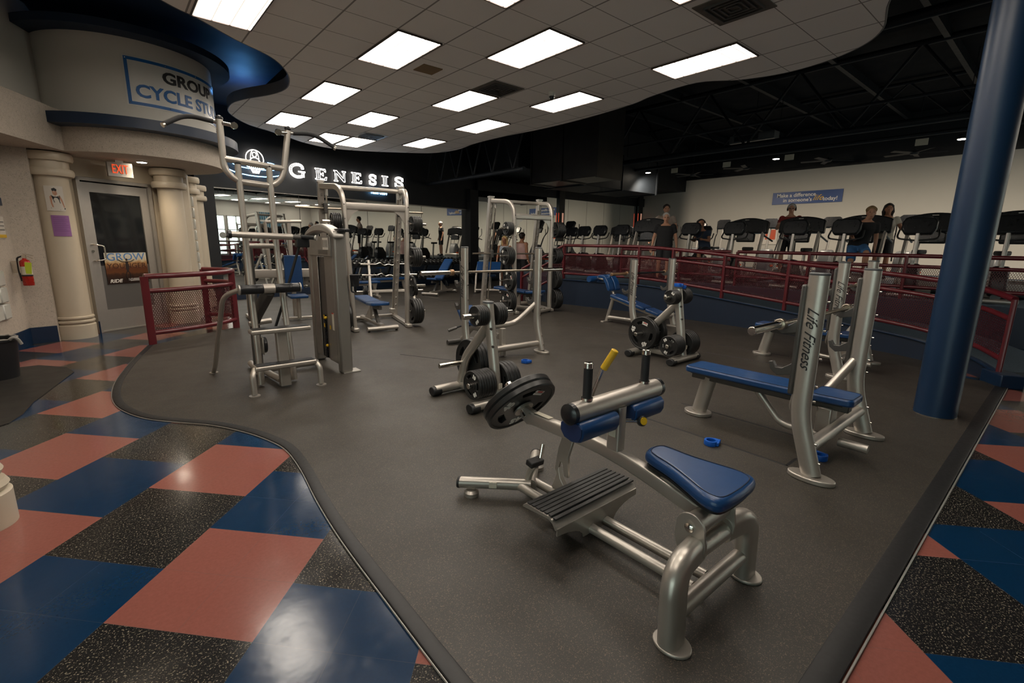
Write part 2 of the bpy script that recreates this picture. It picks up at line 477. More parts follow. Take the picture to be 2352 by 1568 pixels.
# moulded edge strip along the mat
es = MB()
es.sweep([(p.x, p.y, 0.008) for p in ml[5:]], rrect(0.066, 0.02, 0.009, 2), cap=True)
struct('trim_2', es, 'rubber')
es = MB(); es.sweep([(1.6, 0.35, 0.008), (7.6, 0.35, 0.008)], rrect(0.095, 0.02, 0.009, 2))
struct('trim_3', es, 'rubber')
es = MB()
for off, w_ in ((-0.056, 0.007),):
    es.sweep([(1.6, 0.35 + off, 0.008), (7.6, 0.35 + off, 0.008)], rrect(w_, 0.012, 0.002, 1))
struct('trim_4', es, 'alu')
es = MB(); es.sweep([(p.x - 0.038, p.y - 0.01, 0.006) for p in ml[5:]], rrect(0.006, 0.010, 0.002, 1))
struct('trim_5', es, 'alu')

# floor joints of the loose platform mats (thin dark seams)
def seams(n, L):
    b = MB()
    for a, c in L: b.sweep([(a[0], a[1], 0.0125), (c[0], c[1], 0.0125)], rrect(0.020, 0.006, 0.002, 1))
    struct(n, b, 'bin')
seams('trim_6', [((3.46, 2.25), (3.45, 1.09)), ((3.45, 1.09), (3.62, 1.09)), ((4.08, 2.26), (4.08, 1.25))])
seams('trim_7', [((6.40, 3.25), (6.50, 2.05)), ((7.06, 3.4), (7.10, 2.4))])
seams('trim_8', [((2.88, 5.70), (3.27, 4.98)), ((4.0, 4.82), (4.30, 4.59))])
seams('trim_18', [((6.52, 5.75), (6.60, 4.65)), ((6.57, 11.5), (6.54, 10.4)), ((6.54, 10.4), (7.05, 10.33))])

# outer walls of the hall
H = 6.0
struct('wall_right', MB().box((UMAX + 0.05, (WMIN + WMAX) / 2, H / 2), (0.1, WMAX - WMIN, H)), 'wall_white', flat=True)
struct('wall_back', MB().box(((UMIN + UMAX) / 2, WMIN - 0.05, H / 2), (UMAX - UMIN, 0.1, H)), 'wall_white', flat=True)
struct('wall_near', MB().box((UMIN - 0.05, (WMIN + WMAX) / 2, H / 2), (0.1, WMAX - WMIN, H)), 'wall_white', flat=True)
struct('wall_far', MB().box(((UMIN + UMAX) / 2, WMAX + 0.05, H / 2), (UMAX - UMIN, 0.1, H)), 'black_wall', flat=True)
struct('ceiling_deck', MB().box(((UMIN + UMAX) / 2, (WMIN + WMAX) / 2, H + 0.05), (UMAX - UMIN, WMAX - WMIN, 0.1)), 'deck', flat=True).name = 'ceiling'
# lower navy deck around the rotunda
struct('ceiling_left', MB().box((-2.6, 5.6, 4.62), (11.0, 16.2, 0.12)), 'deck_blue', flat=True)

# windows in the near wall, seen back in the mirrors
M['daylight'] = mat('daylight_glass', (0.8, 0.9, 0.85), 0.3, emis=(0.80, 1.0, 0.92), es=3.2)
for (x0, x1) in ((13.3, 14.6), (14.8, 16.0)):
    o = struct('window_6', MB().box(((x0 + x1) / 2, WMIN + 0.01, 1.75), (x1 - x0, 0.02, 2.5)), 'daylight', flat=True)
    f = MB()
    for xx in (x0, (x0 + x1) / 2, x1): f.box((xx, WMIN + 0.03, 1.75), (0.07, 0.06, 2.57))
    for zz in (0.5, 1.3, 2.1, 3.0): f.box(((x0 + x1) / 2, WMIN + 0.03, zz), (x1 - x0, 0.06, 0.06))
    f.build('window_frame', 'alu', o)
k = 1
for (y0, y1, z0, z1) in ((-5.5, -3.4, 0.9, 3.6), (-3.1, -1.0, 0.9, 3.6), (-0.7, 1.4, 0.9, 3.6)):
    o = struct('window_%d' % k, MB().box((UMIN + 0.01, (y0 + y1) / 2, (z0 + z1) / 2), (0.02, y1 - y0, z1 - z0)), 'daylight', flat=True)
    f = MB()
    for yy in (y0, (y0 + y1) / 2, y1): f.box((UMIN + 0.03, yy, (z0 + z1) / 2), (0.06, 0.07, z1 - z0 + 0.07))
    for zz in (z0, z0 + 0.9, (z0 + z1) / 2 + 0.5, z1): f.box((UMIN + 0.03, (y0 + y1) / 2, zz), (0.06, y1 - y0, 0.06))
    f.build('window_frame', 'alu', o); k += 1
# stepped navy slat panels on the back wall (show in the mirror)
sl = MB()
for r_, (x0, x1, z0) in enumerate(((17.2, 18.6, 2.85), (16.9, 19.0, 2.2), (16.6, 19.0, 1.55))):
    n = int((x1 - x0) / 0.16)
    for q in range(n): sl.box((x0 + q * 0.16, WMIN + 0.03, z0 + 0.28), (0.09, 0.06, 0.52))
struct('trim_9', sl, 'tooth', flat=True)

# first mirror wall with the neon sign
def onw1(s, z, out=0.0): return P1 + E1 * s + N1 * out + Vector((0, 0, z))
rotA = Matrix.Rotation(A1, 3, 'Z')
struct('wall_mirror', MB().box(onw1(3.3 + 0.6, 4.35, -0.15), (11.0, 0.3, 3.3), rotA), 'black_wall', flat=True)
struct('wall_behind_mirror', MB().box(onw1(4.3, 1.4, -0.2), (9.6, 0.1, 2.7), rotA), 'black_wall', flat=True)
o = struct('wall_mirror_glass', MB().box(onw1(4.54, 1.42, -0.06), (8.52, 0.02, 2.50), rotA), 'mirror', flat=True)
b = MB(); b.box(onw1(4.54, 2.69, -0.04), (8.55, 0.03, 0.03), rotA)
struct('trim_10', b, 'alu')
b = MB(); b.box(onw1(4.54, 0.10, -0.03), (8.6, 0.06, 0.2), rotA); struct('baseboard_mirror', b, 'navy_dark')
b = MB()
for q in range(1, 4): b.box(onw1(0.28 + q * 2.13, 1.42, -0.045), (0.006, 0.004, 2.5), rotA)
struct('trim_11', b, 'rubber')
# black corner pillar left (beside the rotunda) and the pillar between the mirror walls
struct('wall_pillar_left', MB().box(onw1(0.08, 1.5, 0.0), (0.38, 0.36, 3.0), rotA), 'black_wall')
struct('wall_pillar_middle', MB().box(onw1(9.02, 1.6, -0.02), (0.42, 0.4, 3.6), rotA), 'black_wall')
# second mirror wall
x0 = 10.95
struct('wall_mirror_second', MB().box(((x0 + UMAX) / 2, WM2 + 0.06, 1.9), (UMAX - x0, 0.1, 3.8)), 'black_wall', flat=True)
struct('wall_mirror_second_glass', MB().box(((x0 + UMAX) / 2, WM2, 1.75), (UMAX - x0, 0.02, 3.3)), 'mirror', flat=True)
b = MB()
for q in range(1, 9): b.box((x0 + q * 1.22, WM2 - 0.012, 1.75), (0.006, 0.003, 3.3))
struct('trim_12', b, 'rubber')
b = MB(); b.box(((x0 + UMAX) / 2, WM2 - 1.1, 5.0), (UMAX - x0, 2.3, 2.0)); struct('ceiling_soffit', b, 'black_wall')

# ceiling cloud
cl = [(0.76, 6.57), (1.09, 6.79), (1.54, 7.16), (2.02, 7.48), (2.31, 7.87), (2.5, 8.33), (2.58, 8.84), (2.47, 9.35), (2.2, 9.96), (2.09, 10.5), (2.2, 11.22), (2.66, 11.95), (3.19, 12.35), (3.7, 12.75), (4.24, 13.17), (4.97, 13.40), (5.8, 13.13), (6.84, 12.46), (7.31, 11.98), (7.49, 11.18), (7.36, 10.21), (7.36, 9.17), (7.49, 7.86), (7.48, 6.63), (7.36, 5.53), (7.2, 4.99), (7.12, 4.18), (7.46, 3.68), (7.63, 3.14), (7.56, 2.59), (7.32, 2.14), (6.93, 1.85), (6.22, 1.64), (5.4, 1.2), (4.9, 0.2), (4.6, -1.2), (3.4, -2.6), (1.5, -3.0), (-0.8, -2.4), (-1.9, -0.6), (-2.0, 1.8), (-1.3, 4.0), (-0.3, 5.6)]
clp = [(p.x, p.y) for p in crom(cl, 5)]
o = struct('ceiling_cloud', MB().prism(clp, 3.9, 4.06), 'ceil', flat=True)
struct('ceiling_cloud_rear', MB().prism([(11.0, -6.95), (21.4, -6.95), (21.4, -2.6), (19.0, -1.9), (16.0, -2.4), (13.0, -1.9), (11.2, -3.0)], 4.0, 4.15), 'ceil', flat=True)
b = MB(); b.sweep([(x, y, 3.985) for x, y in clp], rrect(0.02, 0.175, 0.005, 1), closed=True)
struct('trim_13', b, 'ceiling_rim')

# rotunda
RC = (0.62, 10.15)
def ring(r, z0, z1, r_in=None): return MB().lathe([(r, z0), (r, z1)], (RC[0], RC[1], 0), n=72)
struct('wall_rotunda_fascia', ring(1.17, 2.66, 2.99), 'stucco', ang=60)
struct('trim_14', ring(1.42, 2.98, 3.12), 'navy', ang=60)
struct('wall_rotunda_drum', ring(1.12, 3.12, 4.22), 'drum_white', ang=60)
struct('trim_15', ring(1.40, 4.2, 4.3), 'deck_blue', ang=60)
# straight stucco beam running from the rotunda towards the viewer and the wall above it
bd = Vector((-0.41, -0.90, 0)).normalized()
b = MB(); b.prism([(-0.30, 9.30), (-0.36, 9.15), (-1.15, 7.42), (-3.6, 2.0), (-5.0, 2.0), (-5.0, 13.0), (0.2, 13.0), (0.2, 10.0)], 2.662, 3.2)
struct('wall_beam', b, 'stucco', flat=True)
b = MB(); b.prism([(-0.42, 9.75), (-1.5, 7.42), (-3.9, 2.0), (-5.0, 2.0), (-5.0, 13.0), (0.0, 13.0)], 3.2, 4.56)
struct('wall_upper_left', b, 'drum_white', flat=True)
# stucco wall under the beam
b = MB(); b.prism([(-0.64, 9.46), (-0.93, 9.40), (-1.14, 8.42), (-2.3, 3.0), (-2.5, 3.0), (-1.3, 8.45), (-1.1, 9.65), (-0.62, 9.85)], 0, 2.662)
struct('wall_left', b, 'stucco', flat=True)
b = MB(); b.prism([(-0.65, 9.445), (-0.92, 9.385), (-1.125, 8.42), (-2.29, 3.0), (-2.31, 3.0), (-1.15, 8.43), (-0.95, 9.41), (-0.65, 9.475)], 0, 0.23)
struct('baseboard_left', b, 'navy')
b = MB().box((-0.19, 9.80, 0.1), (0.02, 0.02, 0.2)); struct('baseboard_door', b, 'navy')
# wall holding the door
DD = Vector((0.86, 0.51, 0)).normalized(); DN = Vector((DD.y, -DD.x, 0)); DP = Vector((-0.20, 9.95, 0)); aD = math.atan2(DD.y, DD.x)
rotD = Matrix.Rotation(aD, 3, 'Z')
def ond(s, z, out=0.0): return DP + DD * s + DN * out + Vector((0, 0, z))
b = MB()
b.box(ond(-0.25, 1.33, -0.10), (0.46, 0.14, 2.66), rotD)
b.box(ond(0.52, 2.53, -0.10), (1.1, 0.14, 0.27), rotD)
b.box(ond(1.28, 1.33, -0.10), (0.44, 0.14, 2.66), rotD)
struct('wall_door', b, 'cream')
b = MB()
b.box(ond(0.0, 1.19, 0.0), (0.05, 0.10, 2.38), rotD); b.box(ond(1.04, 1.19, 0.0), (0.05, 0.10, 2.38), rotD); b.box(ond(0.52, 2.36, 0.0), (1.09, 0.10, 0.05), rotD)
dr = struct('door_1', b, 'alu')
lf = MB()
lf.box(ond(0.09, 1.165, -0.01), (0.12, 0.045, 2.30), rotD); lf.box(ond(0.95, 1.165, -0.01), (0.12, 0.045, 2.30), rotD)
lf.box(ond(0.52, 2.245, -0.01), (0.76, 0.045, 0.14), rotD); lf.box(ond(0.52, 0.18, -0.01), (0.76, 0.045, 0.33), rotD)
lf.build('door_leaf', 'alu', dr)
M['glass_dark'] = mat('dark_door_glass', (0.012, 0.014, 0.016), 0.06, spec=0.6)
MB().box(ond(0.52, 1.62, -0.015), (0.75, 0.012, 1.14), rotD).build('glass_upper', 'glass_dark', dr)
M['frost'] = mat('frosted_film', (0.115, 0.11, 0.105), 0.3)
MB().box(ond(0.52, 0.70, -0.015), (0.75, 0.012, 0.72), rotD).build('frosted_film', 'frost', dr)
h = MB().tube([ond(0.07, 1.38, 0.01), ond(0.07, 1.38, 0.08), ond(0.19, 1.36, 0.10), ond(0.19, 1.15, 0.10), ond(0.07, 1.13, 0.08), ond(0.07, 1.13, 0.01)], 0.011, 10, 0.04)
hh = h.build('door_handle', 'chrome', dr)
MB().lathe([(0.018, -0.01), (0.018, 0.03)], ond(0.075, 1.28, 0.02), 'Y').build('lock_cylinder', 'chrome', dr)
b = MB(); b.box(ond(0.52, 0.012, 0.02), (1.0, 0.06, 0.02), rotD); b.build('threshold', 'alu', dr)

# wall behind the columns (glass block strip between) up to the mirror wall
b = MB().prism([(1.12, 10.62), (1.30, 10.72), (1.75, 13.3), (1.55, 13.35)], 0, 2.66)
struct('wall_rear_left', b, 'cream', flat=True)
b = MB()
d0, d1 = Vector((1.40, 11.2, 0)), Vector((1.60, 12.35, 0))
dd = (d1 - d0).normalized(); rg = Matrix.Rotation(math.atan2(dd.y, dd.x), 3, 'Z')
M['block'] = mat('glass_block', (0.55, 0.56, 0.52), 0.12, 0, 0.1, 8, bump=0.4, bscale=16)
for i_ in range(5):
    for j_ in range(11): b.box(d0 + dd * (0.1 + i_ * 0.21) + Vector((0, 0, 0.3 + j_ * 0.21)), (0.19, 0.05, 0.19), rg)
struct('window_4', b, 'block').modifiers.new('bevel', 'BEVEL').width = 0.012
b = MB()
dd = Vector((-1.16, -5.42, 0)).normalized(); rg = Matrix.Rotation(math.atan2(dd.y, dd.x), 3, 'Z')
for i_ in range(6):
    for j_ in range(3): b.box(Vector((-1.03, 8.87, 0.55)) + dd * (0.14 + i_ * 0.21) + Vector((0.012, 0, j_ * 0.21)), (0.19, 0.05, 0.19), rg)
struct('window_5', b, 'block').modifiers.new('bevel', 'BEVEL').width = 0.012

# columns (cream, classical rings)
def cream_column(x, y, r, h, label, base=True, grp=None):
    t = thing('column', label, 'column', (x, y, 0), 0, grp)
    s_ = MB().lathe([(r, 0.02), (r * 0.98, h * 0.5), (r * 0.95, h - 0.3)], n=36); s_.build('shaft', 'cream', t)
    def tor(z, hh, rr): return [(r * 0.9, z - hh), (rr - 0.012, z - hh), (rr, z - hh * 0.5), (rr, z + hh * 0.5), (rr - 0.012, z + hh), (r * 0.9, z + hh)]
    c_ = MB(); c_.lathe(tor(h - 0.07, 0.055, r + 0.075), n=36); c_.lathe([(r + 0.02, h - 0.26), (r + 0.02, h - 0.11)], n=36); c_.lathe(tor(h - 0.28, 0.05, r + 0.065), n=36)
    c_.build('capital', 'cream', t)
    b_ = MB(); b_.lathe([(r + 0.035, 0.0), (r + 0.035, 0.20), (r + 0.02, 0.215)], n=36)
    b_.lathe(tor(0.255, 0.02, r + 0.035), n=36); b_.lathe(tor(0.315, 0.02, r + 0.03), n=36)
    b_.build('base', 'cream', t)
    return t
cream_column(-0.46, 9.68, 0.205, 2.66, 'round cream column left of the glass door with two papers taped on it')
cream_column(1.00, 10.42, 0.19, 2.66, 'round cream column right of the glass door behind the curved red railing')
cream_column(1.38, 11.35, 0.13, 2.66, 'slim cream column between the thick column and the glass blocks')
cream_column(1.62, 12.55, 0.17, 2.62, 'cream column beyond the glass blocks next to the black mirror wall end')
# short balustrade column cut by the left frame edge
t = thing('pedestal', 'short cream turned pedestal cut off by the left edge of the picture', 'pedestal', (-0.675, 3.50, 0))
MB().lathe([(0.15, 0), (0.15, 0.18), (0.135, 0.19)], n=36).build('base', 'cream', t)
MB().lathe([(0.10, 0.19), (0.13, 0.195), (0.145, 0.22), (0.13, 0.25), (0.10, 0.255), (0.10, 0.27), (0.12, 0.275), (0.132, 0.30), (0.12, 0.325), (0.10, 0.33), (0.095, 0.9)], n=36).build('shaft', 'cream', t)

# blue structural column
t = thing('steel_column', 'tall glossy dark blue round steel column on the rubber floor', 'column', (5.685, 0.645, 0))
MB().lathe([(0.155, 0.012), (0.155, 6.0)], n=44).build('shaft', 'column_blue', t)
MB().lathe([(0.160, 0.012), (0.160, 0.018)], n=44).build('floor_collar', 'steel_worn', t)

# raised platform and ramp
PZ = 0.62
edge = [(7.60, 0.40, 0.13), (8.0, 0.69, 0.20), (8.35, 1.18, 0.26), (8.6, 1.73, 0.30), (8.85, 2.9, 0.38), (9.0, 4.1, 0.47), (9.0, 5.2, 0.56), (8.98, 6.3, 0.62), (8.85, 7.3, 0.62), (8.69, 8.3, 0.62)]
ed = crom(edge, 4, closed=False)
ramp_in = [(9.05, -0.30, 0.04), (9.4, 0.1, 0.1), (9.9, 0.9, 0.26), (10.3, 1.9, 0.32), (10.6, 3.0, 0.39), (10.75, 4.1, 0.47), (10.8, 5.2, 0.56), (10.8, 6.3, 0.62), (10.8, 7.3, 0.62), (10.8, 8.3, 0.62)]
ei = crom(ramp_in, 4, closed=False)
def strip_solid(A, B, zb=0.0):
    b_ = MB(); n = len(A)
    vs = [tuple(p) for p in A] + [tuple(p) for p in B] + [(p.x, p.y, zb) for p in A] + [(p.x, p.y, zb) for p in B]
    fs = []
    for k in range(n - 1):
        fs += [(k, k + 1, n + k + 1, n + k), (k, 2 * n + k, 2 * n + k + 1, k + 1), (n + k, n + k + 1, 3 * n + k + 1, 3 * n + k)]
    fs += [(0, n, 3 * n, 2 * n), (n - 1, 3 * n - 1, 4 * n - 1, 2 * n - 1)]
    return b_.add(vs, fs)
struct('floor_ramp', strip_solid([p - Vector((0, 0, 0.0)) for p in ed], ei), 'navy_dark')
struct('floor_ramp_carpet', strip_solid([Vector((p.x + 0.07, p.y, p.z + 0.004)) for p in ed], [Vector((p.x - 0.03, p.y, p.z + 0.004)) for p in ei], 0.01), 'carpet')
b = MB(); b.sweep([(p.x, p.y, p.z + 0.008) for p in ed], rrect(0.07, 0.028, 0.008, 2)); struct('trim_16', b, 'navy')
struct('floor_platform', MB().prism([(10.75, -3.0), (21.45, -3.0), (21.45, 14.9), (12.5, 14.9), (9.9, 12.0), (8.69, 8.3), (10.75, 8.3)], 0, PZ), 'navy_dark', flat=True)
struct('floor_platform_carpet', MB().prism([(10.8, -2.95), (21.45, -2.95), (21.45, 14.88), (12.6, 14.85), (10.0, 12.0), (8.79, 8.3), (10.8, 8.3)], PZ, PZ + 0.006), 'carpet', flat=True)
struct('trim_17', MB().box((7.60, 0.36, 0.075), (0.34, 0.22, 0.15), Matrix.Rotation(0.6, 3, 'Z')), 'navy', bev=0.01)

# railing in segments: posts, rails, perforated panels
def perf_panel(A, B, parent, t_=0.004):
    """A lower, B upper polyline; mesh with uv"""
    n = len(A); vs = []; fs = []
    for k in range(n): vs += [tuple(A[k]), tuple(B[k])]
    for k in range(n - 1): fs.append((2 * k, 2 * k + 2, 2 * k + 3, 2 * k + 1))
    me = bpy.data.meshes.new('perforated_panel'); me.from_pydata(vs, [], fs)
    ul = me.uv_layers.new(name='UVMap'); L = [0]
    for k in range(1, n): L.append(L[-1] + (Vector(A[k]) - Vector(A[k - 1])).length)
    for p in me.polygons:
        for li, vi in zip(p.loop_indices, p.vertices):
            k = vi // 2; hgt = (Vector(B[k]) - Vector(A[k])).length
            ul.data[li].uv = (L[k], hgt if vi % 2 else 0)
    me.materials.append(M['perf'])
    o = bpy.data.objects.new('perforated_panel', me); COL.objects.link(o); o.parent = parent
    so = o.modifiers.new('solid', 'SOLIDIFY'); so.thickness = t_; so.offset = 0
    return o
def railing(label, path, hts=(0.84, 0.62, 0.16), posts=(), r=0.030, panel=True, post=0.040):
    """path: list of Vector base points (on the surface)"""
    t = thing('railing', label, 'railing', tuple(path[0]))
    off = path[0]; P = [p - off for p in path]
    up = Vector((0, 0, 1))
    for nm, h_, rr in (('handrail', hts[0], r * 1.15), ('middle_rail', hts[1], r), ('bottom_rail', hts[2], r)):
        MB().sweep([p + up * h_ for p in P], circ(rr, 12)).build(nm, 'maroon', t)
    for k in posts:
        p = P[k]; MB().sweep([p, p + up * hts[0]], rrect(post * 2, post * 1.3, 0.012, 3), up=(0, 1, 0)).build('post', 'maroon', t)
    if panel: perf_panel([p + up * (hts[2] + 0.015) for p in P], [p + up * (hts[1] - 0.015) for p in P], t)
    return t
rp = [Vector((p.x + 0.02, p.y, p.z)) for p in ed]
n_ = len(rp)
railing('long maroon railing with perforated panels down the outer side of the ramp', rp[:n_ - 11], posts=(0, 6, 13, 17, 21, n_ - 12))
railing('level maroon railing at the top of the ramp where the man in black walks', rp[n_ - 12:], posts=(3, 11))
r2 = crom([(10.86, -3.0, PZ), (10.86, -1.0, PZ), (10.86, 1.0, PZ), (10.86, 3.0, PZ), (10.86, 5.0, PZ)], 4, closed=False)
railing('maroon railing along the platform edge in front of the treadmills', r2, hts=(0.76, 0.58, 0.22), posts=(0, 5, 10, 13, 16))
r3 = crom([(10.86, 5.15, PZ), (10.86, 6.4, PZ), (10.9, 7.4, PZ), (10.9, 8.2, PZ)], 4, closed=False)
railing('maroon railing beyond the man in black, behind the top of the ramp', r3, hts=(0.76, 0.58, 0.22), posts=(4, 12))
# sloping stair rail at the far end of the ramp
st = [Vector((8.69, 8.30, PZ)) + (Vector((8.25, 9.35, 0.0)) - Vector((8.69, 8.30, PZ))) * (k / 6) for k in range(7)]
railing('sloping maroon stair railing beside the far plate-loaded smith rack', st, posts=(6,))
b = MB()
for q in range(4):
    b.prism([(8.75 + 0.0, 8.3), (9.9, 8.3 + 0.0), (9.9, 8.6 + q * 0.28), (8.6, 8.6 + q * 0.28)], 0, PZ - 0.155 * q - 0.16)
struct('floor_stairs', b, 'navy_dark', flat=True)

# curved maroon railing by the door
A_, B_ = Vector((0.38, 8.42, 0)), Vector((1.64, 9.19, 0))
cp = crom([(0.38, 8.42, 0), (0.78, 8.55, 0), (1.22, 8.78, 0), (1.58, 9.15, 0), (1.62, 9.65, 0), (1.30, 10.05, 0)], 5, closed=False)
railing('curved maroon railing with perforated panel in front of the glass door', cp, hts=(0.965, 0.76, 0.16), posts=(0, 15, 25), r=0.034, post=0.048)

# ================================================================== CEILING FIXTURES
def troffer(u, w_, label, grp=None):
    t = thing('ceiling_light', label, 'ceiling light', (u, w_, 3.9), 0, grp)
    f = MB()
    for sx in (-1, 1): f.box((sx * 0.294, 0, -0.008), (0.014, 1.20, 0.022))
    for sy in (-1, 1): f.box((0, sy * 0.593, -0.008), (0.60, 0.014, 0.022))
    f.build('frame', 'frame_dark', t)
    MB().box((0, 0, -0.004), (0.575, 1.175, 0.010)).build('diffuser', 'panel', t, flat=True)
    return t
TL = [(1.33, 6.13, 'ceiling light panel cut by the top edge above the rotunda sign'),
      (3.20, 6.13, 'largest whole light panel left of centre, above the small brown speaker grille'),
      (4.46, 4.92, 'large light panel near the top centre of the cloud ceiling'),
      (6.40, 3.69, 'long bright light panel at the right end of the ceiling row'),
      (3.20, 8.56, 'light panel directly right of the navy soffit edge, second row'),
      (5.09, 7.38, 'light panel in the second row touching the dusty square vent'),
      (6.42, 6.22, 'light panel beside the little dome camera'),
      (3.20, 10.95, 'light panel above the hanging pull-up handles'),
      (4.46, 9.72, 'light panel in the third row, middle of the ceiling'),
      (6.40, 8.62, 'light panel in the third row nearest the dark duct'),
      (4.45, 12.15, 'left one of the two touching light panels over the neon sign'),
      (5.10, 12.15, 'right one of the two touching light panels over the neon sign'),
      (6.40, 11.03, 'small far light panel at the end of the cloud above the last letter'),
      (4.46, 2.46, 'light panel barely showing at the top edge beside the big vent'),
      (3.20, 3.70, 'light panel overhead just above the top of the view'),
      (1.33, 3.70, 'light panel overhead left, behind the view top'),
      (1.95, 1.25, 'light panel straight above the viewer'),
      (3.83, 1.25, 'light panel overhead right of the viewer'),
      (0.05, 1.25, 'light panel overhead left of the viewer'), (-0.6, 3.7, 'light panel high on the left side of the viewer')]
TG = {}
for u_, w_, lb in TL: TG[(u_, w_)] = troffer(u_, w_, lb)
for u_ in (12.5, 14.9, 17.3, 19.7):
    for w_ in (-5.6, -3.5):
        q = troffer(u_, w_, 'ceiling light panel of the rear ceiling part, seen only in the mirror', 'light panels of the rear ceiling part'); q.location.z = 4.0
def vent(u, w_, s_, label, m1='alu'):
    t = thing('ceiling_vent', label, 'air vent', (u, w_, 3.9))
    MB().box((0, 0, -0.004), (s_, s_, 0.01)).build('backing', m1, t)
    b_ = MB()
    for q in range(4):
        h_ = s_ * (0.36 - q * 0.09)
        for sx in (-1, 1): b_.box((sx * h_, 0, -0.018), (0.014, 2 * h_, 0.018)); b_.box((0, sx * h_, -0.018), (2 * h_, 0.014, 0.018))
    b_.build('louvres', 'gun', t)
M['vent_dusty'] = mat('dusty_vent_metal', (0.13, 0.115, 0.095), 0.6, 0.2, 0.5, 9)
vent(5.11, 6.45, 0.60, 'square ceiling vent with dusty louvres beside the middle light panel', 'vent_dusty')
vent(5.23, 2.72, 0.60, 'large square ceiling vent cut off by the top edge of the picture', 'vent_dusty')
vent(5.10, 11.20, 0.60, 'square ceiling vent with bluish rim beside the pair of light panels', 'alu')
t = thing('speaker_grille', 'small brown square grille in a ceiling tile between the light panels', 'speaker', (3.83, 6.44, 3.9))
MB().box((0, 0, -0.005), (0.30, 0.30, 0.012)).build('grille', mat('brown_grille', (0.22, 0.14, 0.06), 0.7, 0, 0.1, 40), t)
t = thing('security_camera', 'small white and black dome camera on the ceiling beside a light panel', 'camera', (5.86, 5.99, 3.9))
MB().lathe([(0.05, -0.06), (0.055, 0)], n=20).build('housing', 'drum_white', t)
MB().ball((0, 0, -0.075), 0.045).build('dome', 'plastic', t)

# downlights in the rotunda soffit and high left
for (u_, w_, z_, lb) in ((0.62, 9.75, 2.66, 'recessed round downlight in the rotunda soffit beside the exit sign'), (-0.30, 6.3, 4.56, 'round downlight in the dark ceiling at the top left corner')):
    t = thing('downlight', lb, 'downlight', (u_, w_, z_))
    MB().lathe([(0.075, -0.012), (0.075, 0.0)], n=24).build('rim', 'drum_white', t)
    MB().lathe([(0.062, -0.015), (0.062, -0.005)], n=24).build('lens', 'led_spot', t)
    ld = bpy.data.lights.new('spot_bulb', 'SPOT'); ld.energy = 45 if z_ < 3 else 70; ld.spot_size = 2.2; ld.spot_blend = 0.8; ld.color = (1.0, 0.82, 0.6); ld.shadow_soft_size = 0.06
    lo = bpy.data.objects.new('spot_bulb', ld); COL.objects.link(lo); lo.parent = t; lo.location = (0, 0, -0.03)
# blue cove lamp in the gap above the dark wall
t = thing('cove_lamp', 'blue glowing cove lamp tucked above the dark wall behind the rotunda', 'lamp', (2.60, 11.2, 4.20), 1.5)
MB().cyl((-0.4, 0, 0), (0.4, 0, 0), 0.02, 10).build('tube', 'neon_blue', t)
MB().box((0, -0.05, 0), (0.9, 0.03, 0.08)).build('housing', 'steel_black', t)
ld = bpy.data.lights.new('cove_bulb', 'POINT'); ld.energy = 8; ld.color = (0.12, 0.42, 1.0); ld.shadow_soft_size = 0.15
lo = bpy.data.objects.new('cove_bulb', ld); COL.objects.link(lo); lo.parent = t; lo.location = (0, 0.12, 0)
# far high downlights above the cardio floor
def high_down(u_, w_, lb, en=DOWNLIGHT, z_=4.05):
    t = thing('pendant_downlight', lb, 'downlight', (u_, w_, z_))
    MB().lathe([(0.07, 0.10), (0.10, 0.0), (0.095, -0.015)], n=20).build('housing', 'steel_black', t)
    MB().cyl((0, 0, 0.1), (0, 0, 6.0 - z_), 0.008, 8).build('stem', 'steel_black', t)
    MB().lathe([(0.085, -0.02), (0.085, -0.012)], n=20).build('lens', 'led_spot', t)
    ld = bpy.data.lights.new('spot_bulb', 'SPOT'); ld.energy = en; ld.spot_size = 2.6; ld.spot_blend = 0.7; ld.color = (1.0, 0.84, 0.66); ld.shadow_soft_size = 0.09
    lo = bpy.data.objects.new('spot_bulb', ld); COL.objects.link(lo); lo.parent = t; lo.location = (0, 0, -0.05); lo.rotation_euler = (0, -0.5, 0)
high_down(15.25, 10.55, 'small bright downlight above the corner of the mirror wall')
high_down(15.46, 6.3, 'bright downlight left of the blue banner above the treadmills')
high_down(15.68, 2.27, 'brightest downlight showing beside the blue column')
high_down(14.5, -1.5, 'downlight right of the view above the cardio floor')
struct('trim_19', MB().box((UMAX - 0.04, (WMIN + WMAX) / 2, 5.25), (0.08, WMAX - WMIN, 1.5)), 'black_wall', flat=True)
# ================================================================== TRUSSES, DUCTS, FANS
def truss(label, a, b, z0, z1, nb, r=0.055):
    a, b = Vector((*a, 0)), Vector((*b, 0)); t = thing('roof_truss', label, 'truss', (a.x, a.y, z0)); d = b - a
    MB().sweep([Vector((0, 0, 0)), d], circ(r * 1.5, 12)).build('bottom_chord', 'steel_black', t)
    MB().sweep([Vector((0, 0, z1 - z0)), d + Vector((0, 0, z1 - z0))], circ(r * 1.2, 12)).build('top_chord', 'steel_black', t)
    for k in range(nb):
        p, q = d * (k / nb), d * ((k + 1) / nb); mid = (p + q) / 2
        g = MB(); g.sweep([p + Vector((0, 0, z1 - z0)), mid], circ(r * 0.6, 8)); g.sweep([mid, q + Vector((0, 0, z1 - z0))], circ(r * 0.6, 8))
        g.build('web_brace', 'steel_black', t)
    return t
truss('long black roof truss whose bottom chord runs above the treadmills', (13.7, 12.3), (13.7, -6.5), 4.18, 5.75, 8)
truss('black truss in the gap between the neon sign wall and the hanging duct', (8.62, 15.2), (8.62, 9.75), 3.40, 4.55, 6, 0.04)
truss('second black truss deeper in the dark ceiling on the right', (17.2, 12.0), (17.2, -6.5), 4.9, 5.9, 9, 0.04)
